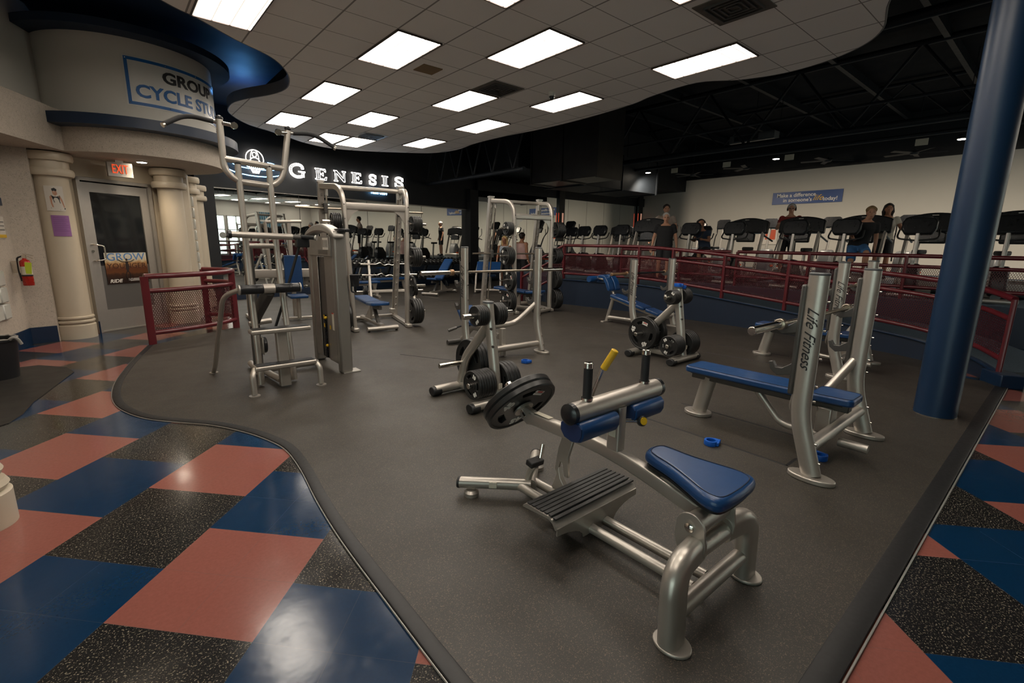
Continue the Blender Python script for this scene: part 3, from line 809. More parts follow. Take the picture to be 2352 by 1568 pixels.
for k, v in enumerate((-5.5, -3.5, -1.5, 0.5, 2.5, 4.5, 6.5, 8.5, 10.5)):
    t = thing('roof_joist', 'dark roof joist crossing the black ceiling above the trusses', 'joist', (8.5, v, 5.72), 0, 'roof joists of the black ceiling')
    MB().box((6.4, 0, 0.1), (12.8, 0.10, 0.2)).build('beam', 'steel_black', t)
def pipe(label, pts, r, m_='steel_black'):
    o = MB().tube([Vector(p) for p in pts], r, 14, 0.25).build('ceiling_pipe', m_); tag(o, label, 'pipe'); return o
pipe('dark blue grey pipe under the black ceiling at the top right', [(10.8, -6.0, 5.3), (10.8, 5.5, 5.3), (10.8, 11.5, 5.35)], 0.09)
pipe('thin diagonal conduit crossing the black ceiling left of the blue column', [(9.2, 2.2, 5.6), (9.4, 1.2, 4.9), (9.7, 0.5, 4.5)], 0.018, 'steel_black')
pipe('thin black conduit running beside the long truss', [(12.6, -6.0, 4.45), (12.6, 12.2, 4.45)], 0.03)
pipe('black conduit close under the cardio area lights', [(15.1, -6.0, 4.15), (15.1, 12.3, 4.15)], 0.045)
t = thing('hanging_duct', 'large dark metal air duct hanging behind the end of the cloud ceiling', 'duct', (11.1, 9.4, 3.42))
MB().box((0.55, 1.4, 1.0), (1.1, 2.8, 2.0)).build('duct_body', 'duct', t, bev=0.01)
for y in (0.0, 1.4, 2.8): MB().box((0.55, y, 1.0), (1.16, 0.05, 2.06)).build('flange', 'duct', t)
for y in (0.3, 2.5): MB().cyl((0.55, y, 2.0), (0.55, y, 2.58), 0.012, 8).build('hanger', 'steel_black', t)
t = thing('hanging_duct', 'black duct branch running from the big duct towards the white wall', 'duct', (12.2, 11.0, 3.41))
MB().box((2.2, 0.9, 0.57), (4.4, 1.8, 1.14)).build('duct_body', 'steel_black', t, bev=0.01)
for x in (0.1, 2.2, 4.3): MB().box((x, 0.9, 0.57), (0.06, 1.86, 1.20)).build('flange', 'steel_black', t)
for x in (0.8, 3.6): MB().cyl((x, 0.9, 1.14), (x, 0.9, 2.59), 0.012, 8).build('hanger', 'steel_black', t)
t = thing('heater_unit', 'long pale metal unit with a dark screen resting on the long truss', 'heater', (15.2, 6.9, 4.55), PI / 2)
MB().box((0, 0, 0.11), (1.3, 0.35, 0.22)).build('body', 'plastic_grey', t, bev=0.01)
MB().box((0.15, 0.18, 0.11), (0.7, 0.02, 0.14)).build('grille', 'steel_black', t)
MB().cyl((0, 0, 0.22), (0, 0, 1.4), 0.006, 6).build('hanger', 'steel_black', t)
def fan(u_, w_, a, label, z=4.35):
    t = thing('ceiling_fan', label, 'fan', (u_, w_, z), a)
    MB().cyl((0, 0, 0), (0, 0, 6.0 - z), 0.015, 8).build('downrod', 'steel_black', t)
    MB().lathe([(0.05, 0.07), (0.12, 0.05), (0.13, 0), (0.09, -0.05), (0.03, -0.06)], n=20).build('motor', 'steel_black', t)
    for k in range(5):
        q = 2 * PI * k / 5; Rm = Matrix.Rotation(q, 4, 'Z')
        MB().box((0.45, 0, 0), (0.68, 0.14, 0.012), Matrix.Rotation(0.2, 3, 'X')).move(Rm).build('blade', 'steel_black', t)
fan(18.9, 10.9, 0.2, 'black ceiling fan nearest the corner of the mirror wall')
fan(18.6, 8.6, 0.9, 'black ceiling fan left of the blue wall banner')
fan(18.8, 6.0, 0.5, 'black ceiling fan over the right half of the blue banner')
fan(19.1, 3.8, 0.1, 'black ceiling fan beside the blue column')
for k, (w_, lb) in enumerate(((9.4, 'small white exit-style card hanging left of the first downlight'), (5.8, 'small white card hanging right of the middle downlight'), (7.6, 'small white card hanging between the fans'), (2.9, 'small white card hanging near the blue column'))):
    t = thing('hanging_card', lb, 'sign card', (15.1, w_, 3.98)); MB().box((0, 0, 0), (0.012, 0.24, 0.15)).build('card', 'sticker', t); MB().cyl((0, 0, 0.07), (0, 0, 0.17), 0.004, 6).build('wire', 'steel_black', t)

# ================================================================== SIGNS
def neon_poly(mb, pts, r=0.0065, closed=True):
    r = min(r, 0.0095); P = [onw1(s_, z_, 0.07) for s_, z_ in pts]
    if closed: P = P + [P[0]]
    for k in range(len(P) - 1): mb.cyl(P[k], P[k + 1], r, 8)
LE = [(0, 0), (.95, 0), (1, .28), (.9, .28), (.8, .1), (.42, .1), (.42, .46), (.62, .46), (.66, .36), (.72, .36), (.72, .66), (.66, .66), (.62, .56), (.42, .56), (.42, .9), (.76, .9), (.86, .74), (.94, .74), (.9, 1), (0, 1), (0, .93), (.12, .9), (.12, .1), (0, .07)]
LN = [(0, 0), (.32, 0), (.32, .07), (.22, .1), (.22, .75), (.8, 0), (.9, 0), (.9, .9), (1, .93), (1, 1), (.68, 1), (.68, .93), (.78, .9), (.78, .32), (.25, 1), (0, 1), (0, .93), (.1, .9), (.1, .1), (0, .07)]
LI = [(0, 0), (1, 0), (1, .07), (.75, .1), (.75, .9), (1, .93), (1, 1), (0, 1), (0, .93), (.25, .9), (.25, .1), (0, .07)]
CS = [(.86, .70), (.82, .86), (.62, .95), (.36, .94), (.17, .83), (.17, .66), (.36, .56), (.62, .46), (.82, .34), (.84, .17), (.64, .06), (.36, .05), (.16, .14), (.12, .30)]
CG = [(.88, .66), (.84, .86), (.62, .96), (.36, .92), (.12, .74), (.06, .48), (.14, .22), (.38, .06), (.62, .05), (.86, .16), (.88, .42)]
def offs(C, d):
    P = crom(C, 4, closed=False); out = []
    for k, p in enumerate(P):
        t_ = (P[min(k + 1, len(P) - 1)] - P[max(k - 1, 0)]).normalized()
        out.append((p.x - t_.y * d, p.y + t_.x * d))
    return out
def neon_letter(ch, s0, s1, z0, h, label):
    t = thing('neon_letter', label, 'neon letter', tuple(onw1(s0, z0, 0.07)), 0)
    L = Vector(onw1(s0, z0, 0.07)); m_ = MB(); sc2 = lambda P: [(s0 + x * (s1 - s0), z0 + y * h) for x, y in P]
    if ch in 'ENI':
        neon_poly(m_, sc2({'E': LE, 'N': LN, 'I': LI}[ch]))
        if ch == 'E': neon_poly(m_, sc2([(.27, .1), (.27, .9)]), closed=False)
        if ch == 'I': neon_poly(m_, sc2([(.5, .08), (.5, .92)]), closed=False)
    else:
        C = CS if ch == 'S' else CG
        a, b = offs(C, .085), offs(C, -.085)
        neon_poly(m_, sc2(a + b[::-1]))
        neon_poly(m_, sc2(offs(C, 0.0)), closed=False, r=0.006)
        if ch == 'G': neon_poly(m_, sc2([(.58, .48), (1.05, .48), (1.05, .42), (.97, .40), (.97, .05), (.8, .12), (.8, .40), (.58, .42)]))
        else:
            neon_poly(m_, sc2([(.78, .62), (.95, .62), (.93, .97)]), closed=False); neon_poly(m_, sc2([(.22, .38), (.03, .38), (.06, .02)]), closed=False)
    m_.v = [v - L for v in m_.v]
    m_.build('neon_tube', 'neon_white', t)
    for q in (0.2, 0.8): MB().cyl(onw1(s0 + (s1 - s0) * q, z0 + h * 0.5, 0.002) - L, onw1(s0 + (s1 - s0) * q, z0 + h * 0.5, 0.07) - L, 0.006, 6).build('standoff', 'steel_black', t)
for ch, a, b, z_, h_, lb in (('G', 2.16, 2.56, 3.12, .34, 'white neon letter G, the tall first letter of the wall sign'), ('E', 2.86, 3.20, 3.13, .29, 'white neon letter E straight after the G on the black wall'),
        ('N', 3.42, 3.80, 3.14, .29, 'white neon letter N in the black wall sign'), ('E', 3.98, 4.32, 3.15, .29, 'white neon letter E between the N and an S on the black wall'),
        ('S', 4.56, 4.84, 3.16, .29, 'white neon letter S left of the letter I on the black wall'), ('I', 5.03, 5.26, 3.17, .29, 'white neon letter I in the black wall sign'), ('S', 5.50, 5.86, 3.18, .30, 'white neon letter S that ends the wall sign')):
    neon_letter(ch, a, b, z_, h_, lb)
t = thing('neon_script', 'small blue neon words Fitness Centre under the white neon letters', 'neon sign', tuple(onw1(4.92, 2.98, 0.06)))
text_obj('neon_tube', 'Fitness Centre', 0.235, 'neon_blue', t, neon=0.007, shear=0.2, fit=0.58, mtx=frame((0, 0, 0), E1, (0, 0, 1)))
# logo
t = thing('neon_logo', 'blue white neon globe emblem with sweeping rings left of the neon letters', 'neon sign', tuple(onw1(1.3, 3.3, 0.07)))
L = onw1(1.3, 3.3, 0.07); m_ = MB(); m2 = MB()
def arc(cx, cz, rx, rz, a0, a1, n=20): return [(1.3 + cx + rx * math.cos(math.radians(a0 + (a1 - a0) * k / n)), 3.3 + cz + rz * math.sin(math.radians(a0 + (a1 - a0) * k / n))) for k in range(n + 1)]
neon_poly(m_, arc(0, 0.14, .21, .21, -50, 230), 0.010, False)
neon_poly(m_, arc(0, 0.14, .10, .21, -20, 200), 0.007, False)
neon_poly(m_, arc(0, 0.24, .05, .055, 0, 360), 0.009, False)
neon_poly(m_, arc(0, 0.06, .12, .11, 10, 170), 0.009, False)
for q in range(-3, 4): neon_poly(m_, [(1.3 + q * 0.055, 3.3 - 0.0), (1.3 + q * 0.022, 3.3 - 0.20)], 0.007, False)
neon_poly(m2, arc(0, -0.08, .72, .19, 118, 425), 0.011, False)
neon_poly(m2, arc(-.12, 0.0, .42, .10, 130, 330), 0.009, False)
neon_poly(m2, arc(.16, 0.0, .42, .10, -150, 60), 0.009, False)
for q in (m_, m2): q.v = [v - L for v in q.v]
m_.build('globe_tube', 'neon_white', t); m2.build('ring_tube', 'neon_blue', t)

# banner on the rotunda
t = thing('banner', 'white GROUP CYCLE STUDIO banner with blue border on the curved wall', 'banner', (RC[0], RC[1], 0))
def cylpatch(a0, a1, z0, z1, r, n=28):
    b_ = MB(); vs = []; fs = []
    for k in range(n + 1):
        a = math.radians(a0 + (a1 - a0) * k / n)
        for rr in (r, r + 0.004):
            for z_ in (z0, z1): vs.append((rr * math.cos(a), rr * math.sin(a), z_))
    for k in range(n):
        o_ = 4 * k; fs += [(o_, o_ + 4, o_ + 5, o_ + 1), (o_ + 2, o_ + 3, o_ + 7, o_ + 6), (o_ + 1, o_ + 5, o_ + 7, o_ + 3), (o_, o_ + 2, o_ + 6, o_ + 4)]
    fs += [(0, 1, 3, 2), (4 * n, 4 * n + 2, 4 * n + 3, 4 * n + 1)]
    return b_.add(vs, fs)
cylpatch(-96, 4, 3.33, 3.98, 1.124).build('cloth', 'banner', t)
b = MB()
for (z0, z1) in ((3.345, 3.385), (3.925, 3.965)): q = cylpatch(-95, 3, z0, z1, 1.129); b.add(q.v, q.f)
for (a0, a1) in ((-95, -93), (1, 3)): q = cylpatch(a0, a1, 3.345, 3.965, 1.129, 3); b.add(q.v, q.f)
b.build('border', 'banner_blue', t)
text_obj('lettering_top', 'GROUP', 0.215, 'paint_black', t, ext=0.002, bold=0.007, wrap=(1.131, math.radians(-50)), fit=0.90, mtx=Matrix.Translation((0, 0, 3.78)))
text_obj('lettering_bottom', 'CYCLE STUDIO', 0.235, 'banner_blue', t, ext=0.002, bold=0.007, wrap=(1.131, math.radians(-46.5)), fit=1.72, mtx=Matrix.Translation((0, 0, 3.53)))
for a in (-94, -70, -46, -22, 2):
    for z_ in (3.365, 3.945):
        q = math.radians(a); MB().ball((1.135 * math.cos(q), 1.135 * math.sin(q), z_), 0.008, n=8).build('grommet', 'chrome', t)
# navy script letter on the beam, cut by the frame
t = thing('wall_letter', 'dark navy script letter on the stucco beam at the left picture edge', 'letter', (-0.99, 7.80, 2.9))
MB().tube([(0.0, 0.0, 0.14), (0.03, 0.03, 0.05), (0.0, 0.0, -0.06), (0.02, 0.05, -0.12), (0.04, 0.11, -0.08)], 0.014, 10, 0.04).build('stroke', 'navy', t)

# exit sign
t = thing('exit_sign', 'lit EXIT sign with orange red letters hanging over the door', 'exit sign', (0.34, 9.86, 2.66), 0)
ex = Vector((0.97, 0.22, 0)).normalized()
RX = Matrix.Rotation(math.atan2(ex.y, ex.x), 3, 'Z')
MB().box((0, 0, -0.14), (0.32, 0.06, 0.22), RX).build('housing', 'alu', t, bev=0.006)
MB().box((0, 0, -0.02), (0.1, 0.05, 0.04), RX).build('mount', 'drum_white', t)
text_obj('lettering', 'EXIT', 0.19, 'exit_red', t, ext=0.003, bold=0.0, fit=0.20, mtx=frame(Vector((0.0, 0, -0.14)) - Vector((-ex.y, ex.x, 0)) * 0.034, ex, (0, 0, 1)))
# door poster
def paint(name, c, r=0.55):
    if name not in M: M[name] = mat(name, c, r)
    return name
t = thing('poster', 'GROW YOUNGER RIDE cycling poster on the glass door', 'poster', tuple(ond(0.54, 1.0, 0.0)))
fr = frame((0, 0, 0), DD, (0, 0, 1)); base = Matrix.Translation(DN * -0.006)
def posterize(nt_name):
    mt = bpy.data.materials.new(nt_name); q = NT(mt); x, y, z = q.xyz(q.coord('Generated'))
    c = q.ramp(q.math('ADD', z, q.math('MULTIPLY', q.math('SUBTRACT', q.noise(7, 4, 0.6, q.coord('Generated')), 0.5), 0.22)),
        [(0.12, (0.020, 0.010, 0.007)), (0.3, (0.05, 0.02, 0.01)), (0.36, (0.13, 0.045, 0.014)), (0.5, (0.10, 0.03, 0.012)), (0.66, (0.38, 0.2, 0.08)), (0.74, (0.55, 0.46, 0.30)), (0.9, (0.55, 0.53, 0.46))])
    q.put(q.b.inputs['Base Color'], c); q.b.inputs['Roughness'].default_value = 0.35; return mt
M['poster'] = posterize('sunset_poster_print')
b = MB().box((0, 0, 0), (0.64, 0.50, 0.002)).move(fr @ Matrix.Translation((0, 0, 0.003))); b.build('sheet', 'poster', t, flat=True)
text_obj('lettering_grow', 'GROW', 0.17, paint('poster_blue', (0.06, 0.18, 0.42)), t, ext=0.0008, bold=0.0, fit=0.58, mtx=fr @ Matrix.Translation((0.005, 0.178, 0.0055)))
text_obj('lettering_younger', 'YOUNGER', 0.115, paint('poster_brown', (0.05, 0.014, 0.006)), t, ext=0.0008, fit=0.60, mtx=fr @ Matrix.Translation((0.0, 0.035, 0.0055)))
text_obj('lettering_ride', 'RIDE', 0.075, 'paint_white', t, ext=0.0008, bold=0.002, shear=0.25, xs=1.15, mtx=fr @ Matrix.Translation((-0.20, -0.205, 0.0055)))
b = MB()
for q in range(4): b.box((0.12, -0.175 - q * 0.012, 0), (0.25 - 0.05 * (q == 3), 0.005, 0.001))
b.move(fr @ Matrix.Translation((0, 0, 0.0055))); b.build('small_print', 'paint_white', t)
def cyclist(m_, fr_, dz, s=1.0):
    def L(pts, r): m_.sweep([fr_ @ Vector((x * s, y * s, dz)) for x, y in pts], circ(r * s, 6))
    L([(-0.13, 0.14), (-0.07, 0.105), (-0.01, 0.10)], 0.006); L([(0.12, 0.135), (0.06, 0.105), (0.01, 0.10)], 0.006)
    for k, wd in ((0, .022), (1, .03), (2, .026), (3, .018)): m_.add([fr_ @ Vector(v) for v in [((-wd) * s, (0.11 - k * .045) * s, dz), (wd * s, (0.11 - k * .045) * s, dz), (wd * 0.9 * s, (0.065 - k * .045) * s, dz), (-wd * 0.9 * s, (0.065 - k * .045) * s, dz)]], [(0, 1, 2, 3)])
    m_.add([fr_ @ Vector((0.018 * s * math.cos(a / 10 * 2 * PI), (0.135 + 0.022 * math.sin(a / 10 * 2 * PI)) * s, dz)) for a in range(10)], [tuple(range(10))])
    L([(-0.02, -0.06), (-0.035, -0.13), (-0.02, -0.18)], 0.006); L([(0.02, -0.06), (0.035, -0.13), (0.02, -0.18)], 0.006)
    for cx in (-0.0, 0.045): L([(cx + 0.03 * math.cos(a / 12 * 2 * PI), -0.15 + 0.04 * math.sin(a / 12 * 2 * PI)) for a in range(13)], 0.0025)
b = MB(); cyclist(b, fr, 0.0065); b.build('silhouette', paint('poster_dark', (0.02, 0.012, 0.01)), t)

# papers on column 1 (curved on the shaft)
cx_, cy_ = -0.46, 9.68
def colpatch(a0, a1, z0, z1, r, name, m_, par, n=8):
    b_ = cylpatch(a0, a1, z0, z1, r, n); return b_.build(name, m_, par)
M['paper_white'] = mat('white_paper', (0.62, 0.58, 0.52), 0.7)
t = thing('photo_print', 'paper with a woman in a black vest on handlebars, taped to the column', 'poster', (cx_, cy_, 0))
AC = -82
colpatch(AC - 30, AC + 26, 1.85, 2.19, 0.2045, 'sheet', 'paper_white', t)
def cyl_xy(x, z_, r=0.2095): a = math.radians(AC + math.degrees(x / 0.205)); return Vector((r * math.cos(a), r * math.sin(a), z_))
def cyl_poly(mb, pts): 
    mb.add([cyl_xy(x, z_) for x, z_ in pts], [tuple(range(len(pts)))])
b = MB(); cyl_poly(b, [(-.025, 2.12), (.02, 2.12), (.025, 2.08), (.0, 2.055), (-.022, 2.08)]); cyl_poly(b, [(-.045, 2.06), (-.06, 2.04), (-.055, 1.95), (-.045, 1.90), (-.03, 1.90), (-.04, 1.96), (-.035, 2.04)]); cyl_poly(b, [(.05, 2.06), (.03, 2.05), (.055, 1.98), (.075, 1.90), (.088, 1.90), (.07, 2.0)])
b.build('figure_skin', 'skin', t, flat=True)
b = MB(); cyl_poly(b, [(-.045, 2.065), (-.015, 2.045), (.015, 2.045), (.05, 2.065), (.04, 2.0), (.045, 1.955), (-.02, 1.965), (-.03, 2.01)]); cyl_poly(b, [(-.06, 1.90), (.09, 1.895), (.09, 1.875), (.03, 1.865), (-.02, 1.87), (-.06, 1.88)]); cyl_poly(b, [(-.03, 2.15), (.0, 2.165), (.025, 2.145), (.02, 2.12), (-.025, 2.12)])
b.build('figure_clothing', 'plastic', t, flat=True)
t = thing('notice', 'purple typed notice taped to the column below the photo print', 'notice', (cx_, cy_, 0))
AP = -76
b_ = cylpatch(AP - 29, AP + 26, 1.50, 1.79, 0.2045, 8); b_.build('sheet', 'purple', t)
b = MB()
for q in range(8):
    c_ = cylpatch(AP - 24, AP + (20 if q % 3 else 12), 1.755 - q * 0.026, 1.758 - q * 0.026, 0.2087, 5); b.add(c_.v, c_.f)
b.build('typed_lines', paint('ink_purple', (0.13, 0.04, 0.16)), t)

# fire extinguisher on the stucco wall
t = thing('fire_extinguisher', 'red fire extinguisher with lime tag on the stucco wall', 'fire extinguisher', (-0.83, 9.17, 0.84), -0.3)
MB().lathe([(0.052, 0.0), (0.057, 0.008), (0.057, 0.30), (0.045, 0.335), (0.022, 0.35), (0.02, 0.365)], n=28).build('cylinder', 'red_ext', t)
MB().lathe([(0.0585, 0.13), (0.0585, 0.255)], n=28).build('paper_label', 'sticker', t)
MB().lathe([(0.059, 0.125), (0.059, 0.145)], n=28).build('strap', 'plastic', t)
b = MB(); b.box((0, 0, 0.385), (0.04, 0.03, 0.045)); b.box((0.045, 0, 0.41), (0.11, 0.02, 0.008), Matrix.Rotation(0.25, 3, 'Y')); b.box((0.04, 0, 0.385), (0.10, 0.02, 0.008), Matrix.Rotation(0.5, 3, 'Y')); b.build('valve_lever', 'chrome', t)
MB().tube([(-0.02, 0, 0.39), (-0.07, -0.01, 0.37), (-0.075, -0.01, 0.2), (-0.06, -0.01, 0.06)], 0.011, 10, 0.05).build('hose', 'rubber', t)
b = MB().box((0.045, -0.055, 0.235), (0.07, 0.004, 0.15), Matrix.Rotation(0.12, 3, 'Y')); b.build('inspection_tag', 'lime', t)
MB().box((-0.095, 0.0, 0.25), (0.08, 0.03, 0.16)).build('wall_bracket', 'chrome', t)
# wall papers on the left edge
def pl(s_, z_, o=0.0): return Vector((-0.93, 9.38, z_)) + Vector((-0.2137, -0.9769, 0)) * s_ + Vector((0.9769, -0.2137, 0)) * o
t = thing('wall_notice', 'white notice with a yellow stripe on the stucco wall at the left edge', 'notice', tuple(pl(0.32, 1.6, 0.006)))
rw = Matrix.Rotation(math.atan2(-0.9769, -0.2137), 3, 'Z')
MB().box((0, 0, 0), (0.30, 0.004, 0.28), rw).build('sheet', 'paper_white', t)
MB().box(Vector((0.003, 0, -0.11)), (0.30, 0.004, 0.04), rw).build('yellow_stripe', 'yellow', t)
b = MB()
for q in range(3): b.box(Vector((0.003, 0, 0.07 - q * 0.05)), (0.26, 0.004, 0.008), rw)
b.build('print_lines', 'paint_black', t)
t = thing('wall_plaque', 'small dark navy plaque above the white notice on the stucco wall', 'plaque', tuple(pl(0.26, 1.93, 0.008)))
MB().box((0, 0, 0), (0.26, 0.012, 0.10), rw).build('plate', 'navy', t)

# bin and its floor mat
t = thing('trash_can', 'round black trash can with a bin liner at the left edge', 'bin', (-1.03, 7.28, 0.006))
MB().lathe([(0.17, 0.0), (0.205, 0.40), (0.215, 0.40), (0.215, 0.42), (0.19, 0.42), (0.16, 0.03), (0.02, 0.03)], n=36).build('can', 'bin', t)
random.seed(3); b = MB(); P = []
for k in range(40):
    a = 2 * PI * k / 40; P.append((0.205 * math.cos(a), 0.205 * math.sin(a), 0.425 + 0.006 * math.sin(k * 2.3)))
b.sweep(P, circ(0.008, 8), closed=True); b.tube([(0.16, -0.14, 0.42), (0.19, -0.15, 0.45), (0.22, -0.13, 0.42), (0.24, -0.12, 0.36)], 0.016, 8, 0.03); b.build('liner', mat('white_clear_liner', (0.32, 0.31, 0.29), 0.35), t)
bmout = [(-0.42, 7.13), (-0.47, 6.9), (-0.66, 6.0), (-0.70, 5.62), (-0.76, 5.42), (-0.9, 5.30), (-1.2, 5.30), (-1.6, 5.6), (-1.45, 7.0), (-1.2, 7.75), (-0.75, 7.75), (-0.50, 7.45)]
o = MB().prism(bmout, 0.0005, 0.006).build('floor_mat', mat('worn_black_floor_mat', (0.020, 0.018, 0.016), 0.5, 0, 0.25, 3), flat=True); tag(o, 'thin dark floor mat with a sweeping edge under the trash can', 'floor mat')

# right wall banner
t = thing('banner', 'blue Make a difference banner high on the white wall', 'banner', (21.46, 7.44, 3.44))
MB().box((0, 0, 0), (0.02, 2.50, 0.47)).build('sheet', 'sign_blue', t)
fw = lambda y, z_: frame((-0.014, y, z_), (0, -1, 0), (0, 0, 1))
text_obj('lettering_top', 'Make a difference', 0.20, 'paint_white', t, ext=0.002, bold=0.003, mtx=fw(0.37, 0.10))
text_obj('lettering_bottom', "in someone's", 0.20, 'paint_white', t, ext=0.002, bold=0.003, mtx=fw(0.30, -0.09))
text_obj('lettering_script', 'life', 0.30, 'yellow', t, ext=0.002, shear=0.45, mtx=fw(-0.42, -0.04))
text_obj('lettering_end', 'today!', 0.20, 'paint_white', t, ext=0.002, bold=0.003, mtx=fw(-0.85, -0.09))
# light columns with red edges
def light_column(loc, rz, label):
    t = thing('light_column', label, 'light column', loc, rz)
    MB().box((0, 0, 1.25), (0.34, 0.10, 2.5)).build('body', 'plastic', t)
    for s_ in (-1, 1): MB().box((s_ * 0.17, -0.03, 0.75), (0.006, 0.03, 0.9)).build('red_edge', mat('red_glow_strip', (1, .1, .05), .5, emis=(1.0, 0.10, 0.04), es=0.4), t)
    MB().box((0.05, -0.055, 0.9), (0.09, 0.01, 0.6)).build('poster_strip', mat('glowing_print', (0.5, .4, .4), .5, 0, 0, 3, emis=(0.85, 0.42, 0.28), es=0.35), t)
light_column((21.0, 14.85, 1.85), 0, 'slim black light column with red glowing edges at the mirror corner')
light_column((15.35, 14.90, 1.6), 0, 'slim black column with red edges, added on the mirror to stand for a reflection')  # second column added on the glass where a reflection of the first shows
t = thing('wall_poster', 'small white poster with orange print on the white wall behind a treadmill', 'poster', (21.46, 8.7, 2.1))
MB().box((0, 0, 0), (0.01, 0.75, 1.0)).build('sheet', 'paper_white', t); MB().box((-0.008, -0.1, -0.1), (0.008, 0.4, 0.4)).build('orange_print', 'orange', t); MB().box((-0.008, 0.2, 0.1), (0.008, 0.16, 0.6)).build('dark_print', 'plastic', t)
# ================================================================== WEIGHT PLATES
def plate_mesh(R, T, hole=0.026, grips=3, rim=0.018):
    cu = bpy.data.curves.new('p', 'CURVE'); cu.dimensions = '2D'; cu.fill_mode = 'BOTH'
    def loop(pts):
        sp = cu.splines.new('POLY'); sp.points.add(len(pts) - 1)
        for k, (x, y) in enumerate(pts): sp.points[k].co = (x, y, 0, 1)
        sp.use_cyclic_u = True
    N = 48
    loop([((R - rim) * math.cos(2 * PI * k / N), (R - rim) * math.sin(2 * PI * k / N)) for k in range(N)])
    loop([(hole * math.cos(2 * PI * k / 16), hole * math.sin(2 * PI * k / 16)) for k in range(16)])
    for g in range(grips):
        a0 = PI / 2 + 2 * PI * g / grips; rc = R * 0.66; wa = 0.42; hr = R * 0.085; P = []
        for k in range(9): a = a0 - wa + 2 * wa * k / 8; P.append(((rc + hr) * math.cos(a), (rc + hr) * math.sin(a)))
        for k in range(9): a = a0 + wa - 2 * wa * k / 8; P.append(((rc - hr * (1 + 0.6 * math.sin(PI * k / 8))) * math.cos(a), (rc - hr * (1 + 0.6 * math.sin(PI * k / 8))) * math.sin(a)))
        loop(P)
    cu.extrude = T * 0.32; cu.bevel_depth = 0.002; cu.bevel_resolution = 0
    o = bpy.data.objects.new('p', cu); COL.objects.link(o); dg = bpy.context.evaluated_depsgraph_get(); dg.update()
    me = bpy.data.meshes.new_from_object(o.evaluated_get(dg)); COL.objects.unlink(o); bpy.data.objects.remove(o)
    b = MB(); b.v = [v.co.copy() for v in me.vertices]; b.f = [tuple(p.vertices) for p in me.polygons]
    h = T / 2
    pr = [(R - rim - 0.004, -h * 0.8), (R - rim, -h), (R - 0.006, -h), (R, -h + 0.007), (R, h - 0.007), (R - 0.006, h), (R - rim, h), (R - rim - 0.004, h * 0.8)]
    q = MB(); q.lathe(pr, n=48); q.f = q.f[:-2]; b.add(q.v, q.f)
    q = MB(); q.lathe([(hole, -h), (hole + 0.022, -h), (hole + 0.022, h), (hole, h), (hole, -h)], n=20); q.f = q.f[:-2]; b.add(q.v, q.f)
    return b
PK = {'45': (0.225, 0.042, 3), '35': (0.185, 0.04, 3), '25': (0.168, 0.038, 3), '10': (0.135, 0.026, 3), '5': (0.105, 0.024, 0), '2.5': (0.095, 0.020, 0)}
PLATE = {}
def make_plate(k, thick=None):
    R, T, g = PK[k]
    root = thing('weight_plate', 'x', 'weight plate')
    b = plate_mesh(R, T, grips=g)
    o = b.build('plate_disc', 'iron', root, ang=30)
    sz = R * 0.33
    # raised numerals around the face
    for nm, a in (('numeral', 0.55), ('numeral', 0.55 + 2 * PI / 3 * 1.02)):
        rr = R * (0.66 if g else 0.68)
        mt = Matrix.Rotation(a - PI / 2, 4, 'Z') @ Matrix.Translation((0, rr, T / 2 * 0.72 if g else T / 2 * 0.72))
        n_ = text_obj('numeral', k, sz, 'paint_white', root, ext=0.0035, bold=0.004, mtx=mt, spacing=1.1)
    if k == '45':
        mt = Matrix.Rotation(PI * 1.18, 4, 'Z') @ Matrix.Translation((0, R * 0.66, T * 0.37))
        q = MB().box((0, 0, 0), (0.085, 0.018, 0.003)).box((0, -0.022, 0), (0.085, 0.014, 0.003)); q.move(mt); q.build('rim_label', 'paint_white', root)
        q = MB().box((0.0, 0.001, 0.002), (0.05, 0.010, 0.002)); q.move(mt); q.build('red_label', 'paint_red', root)
    PLATE[k] = [root, False]
def axrot(n, spin=0.0):
    """rotation taking local z to direction n with a spin"""
    n = Vector(n).normalized(); q = n.to_track_quat('Z', 'Y')
    return (q.to_matrix() @ Matrix.Rotation(spin, 3, 'Z')).to_euler()
def place_plate(k, loc, n, spin, label, group=None):
    if k not in PLATE: make_plate(k)
    root, used = PLATE[k]
    if not used:
        PLATE[k][1] = True; root.location = loc; root.rotation_euler = axrot(n, spin); root['label'] = label
        if group: root['group'] = group
        o = root
    else:
        o = dup(root, loc, rot=axrot(n, spin), label=label)
        if group: o['group'] = group
        elif 'group' in o: del o['group']
    return o
def stack(k, start, n, cnt, where, spin=0.3, gap=0.002):
    """plates on a peg: start = position of inner face, n = outward direction; outermost faces n"""
    n = Vector(n).normalized(); T = PK[k][1] + gap; p = Vector(start)
    for i in range(cnt):
        c = p + n * (T * (i + 0.5))
        if i == cnt - 1: place_plate(k, c, n, spin, 'black %s pound plate, %s%s' % (k, '' if cnt == 1 else 'outermost ', where))
        else: place_plate(k, c, n, spin + random.uniform(-2, 2), 'black %s pound inner plate %s' % (k, where), 'inner %s pound plates %s' % (k, where))

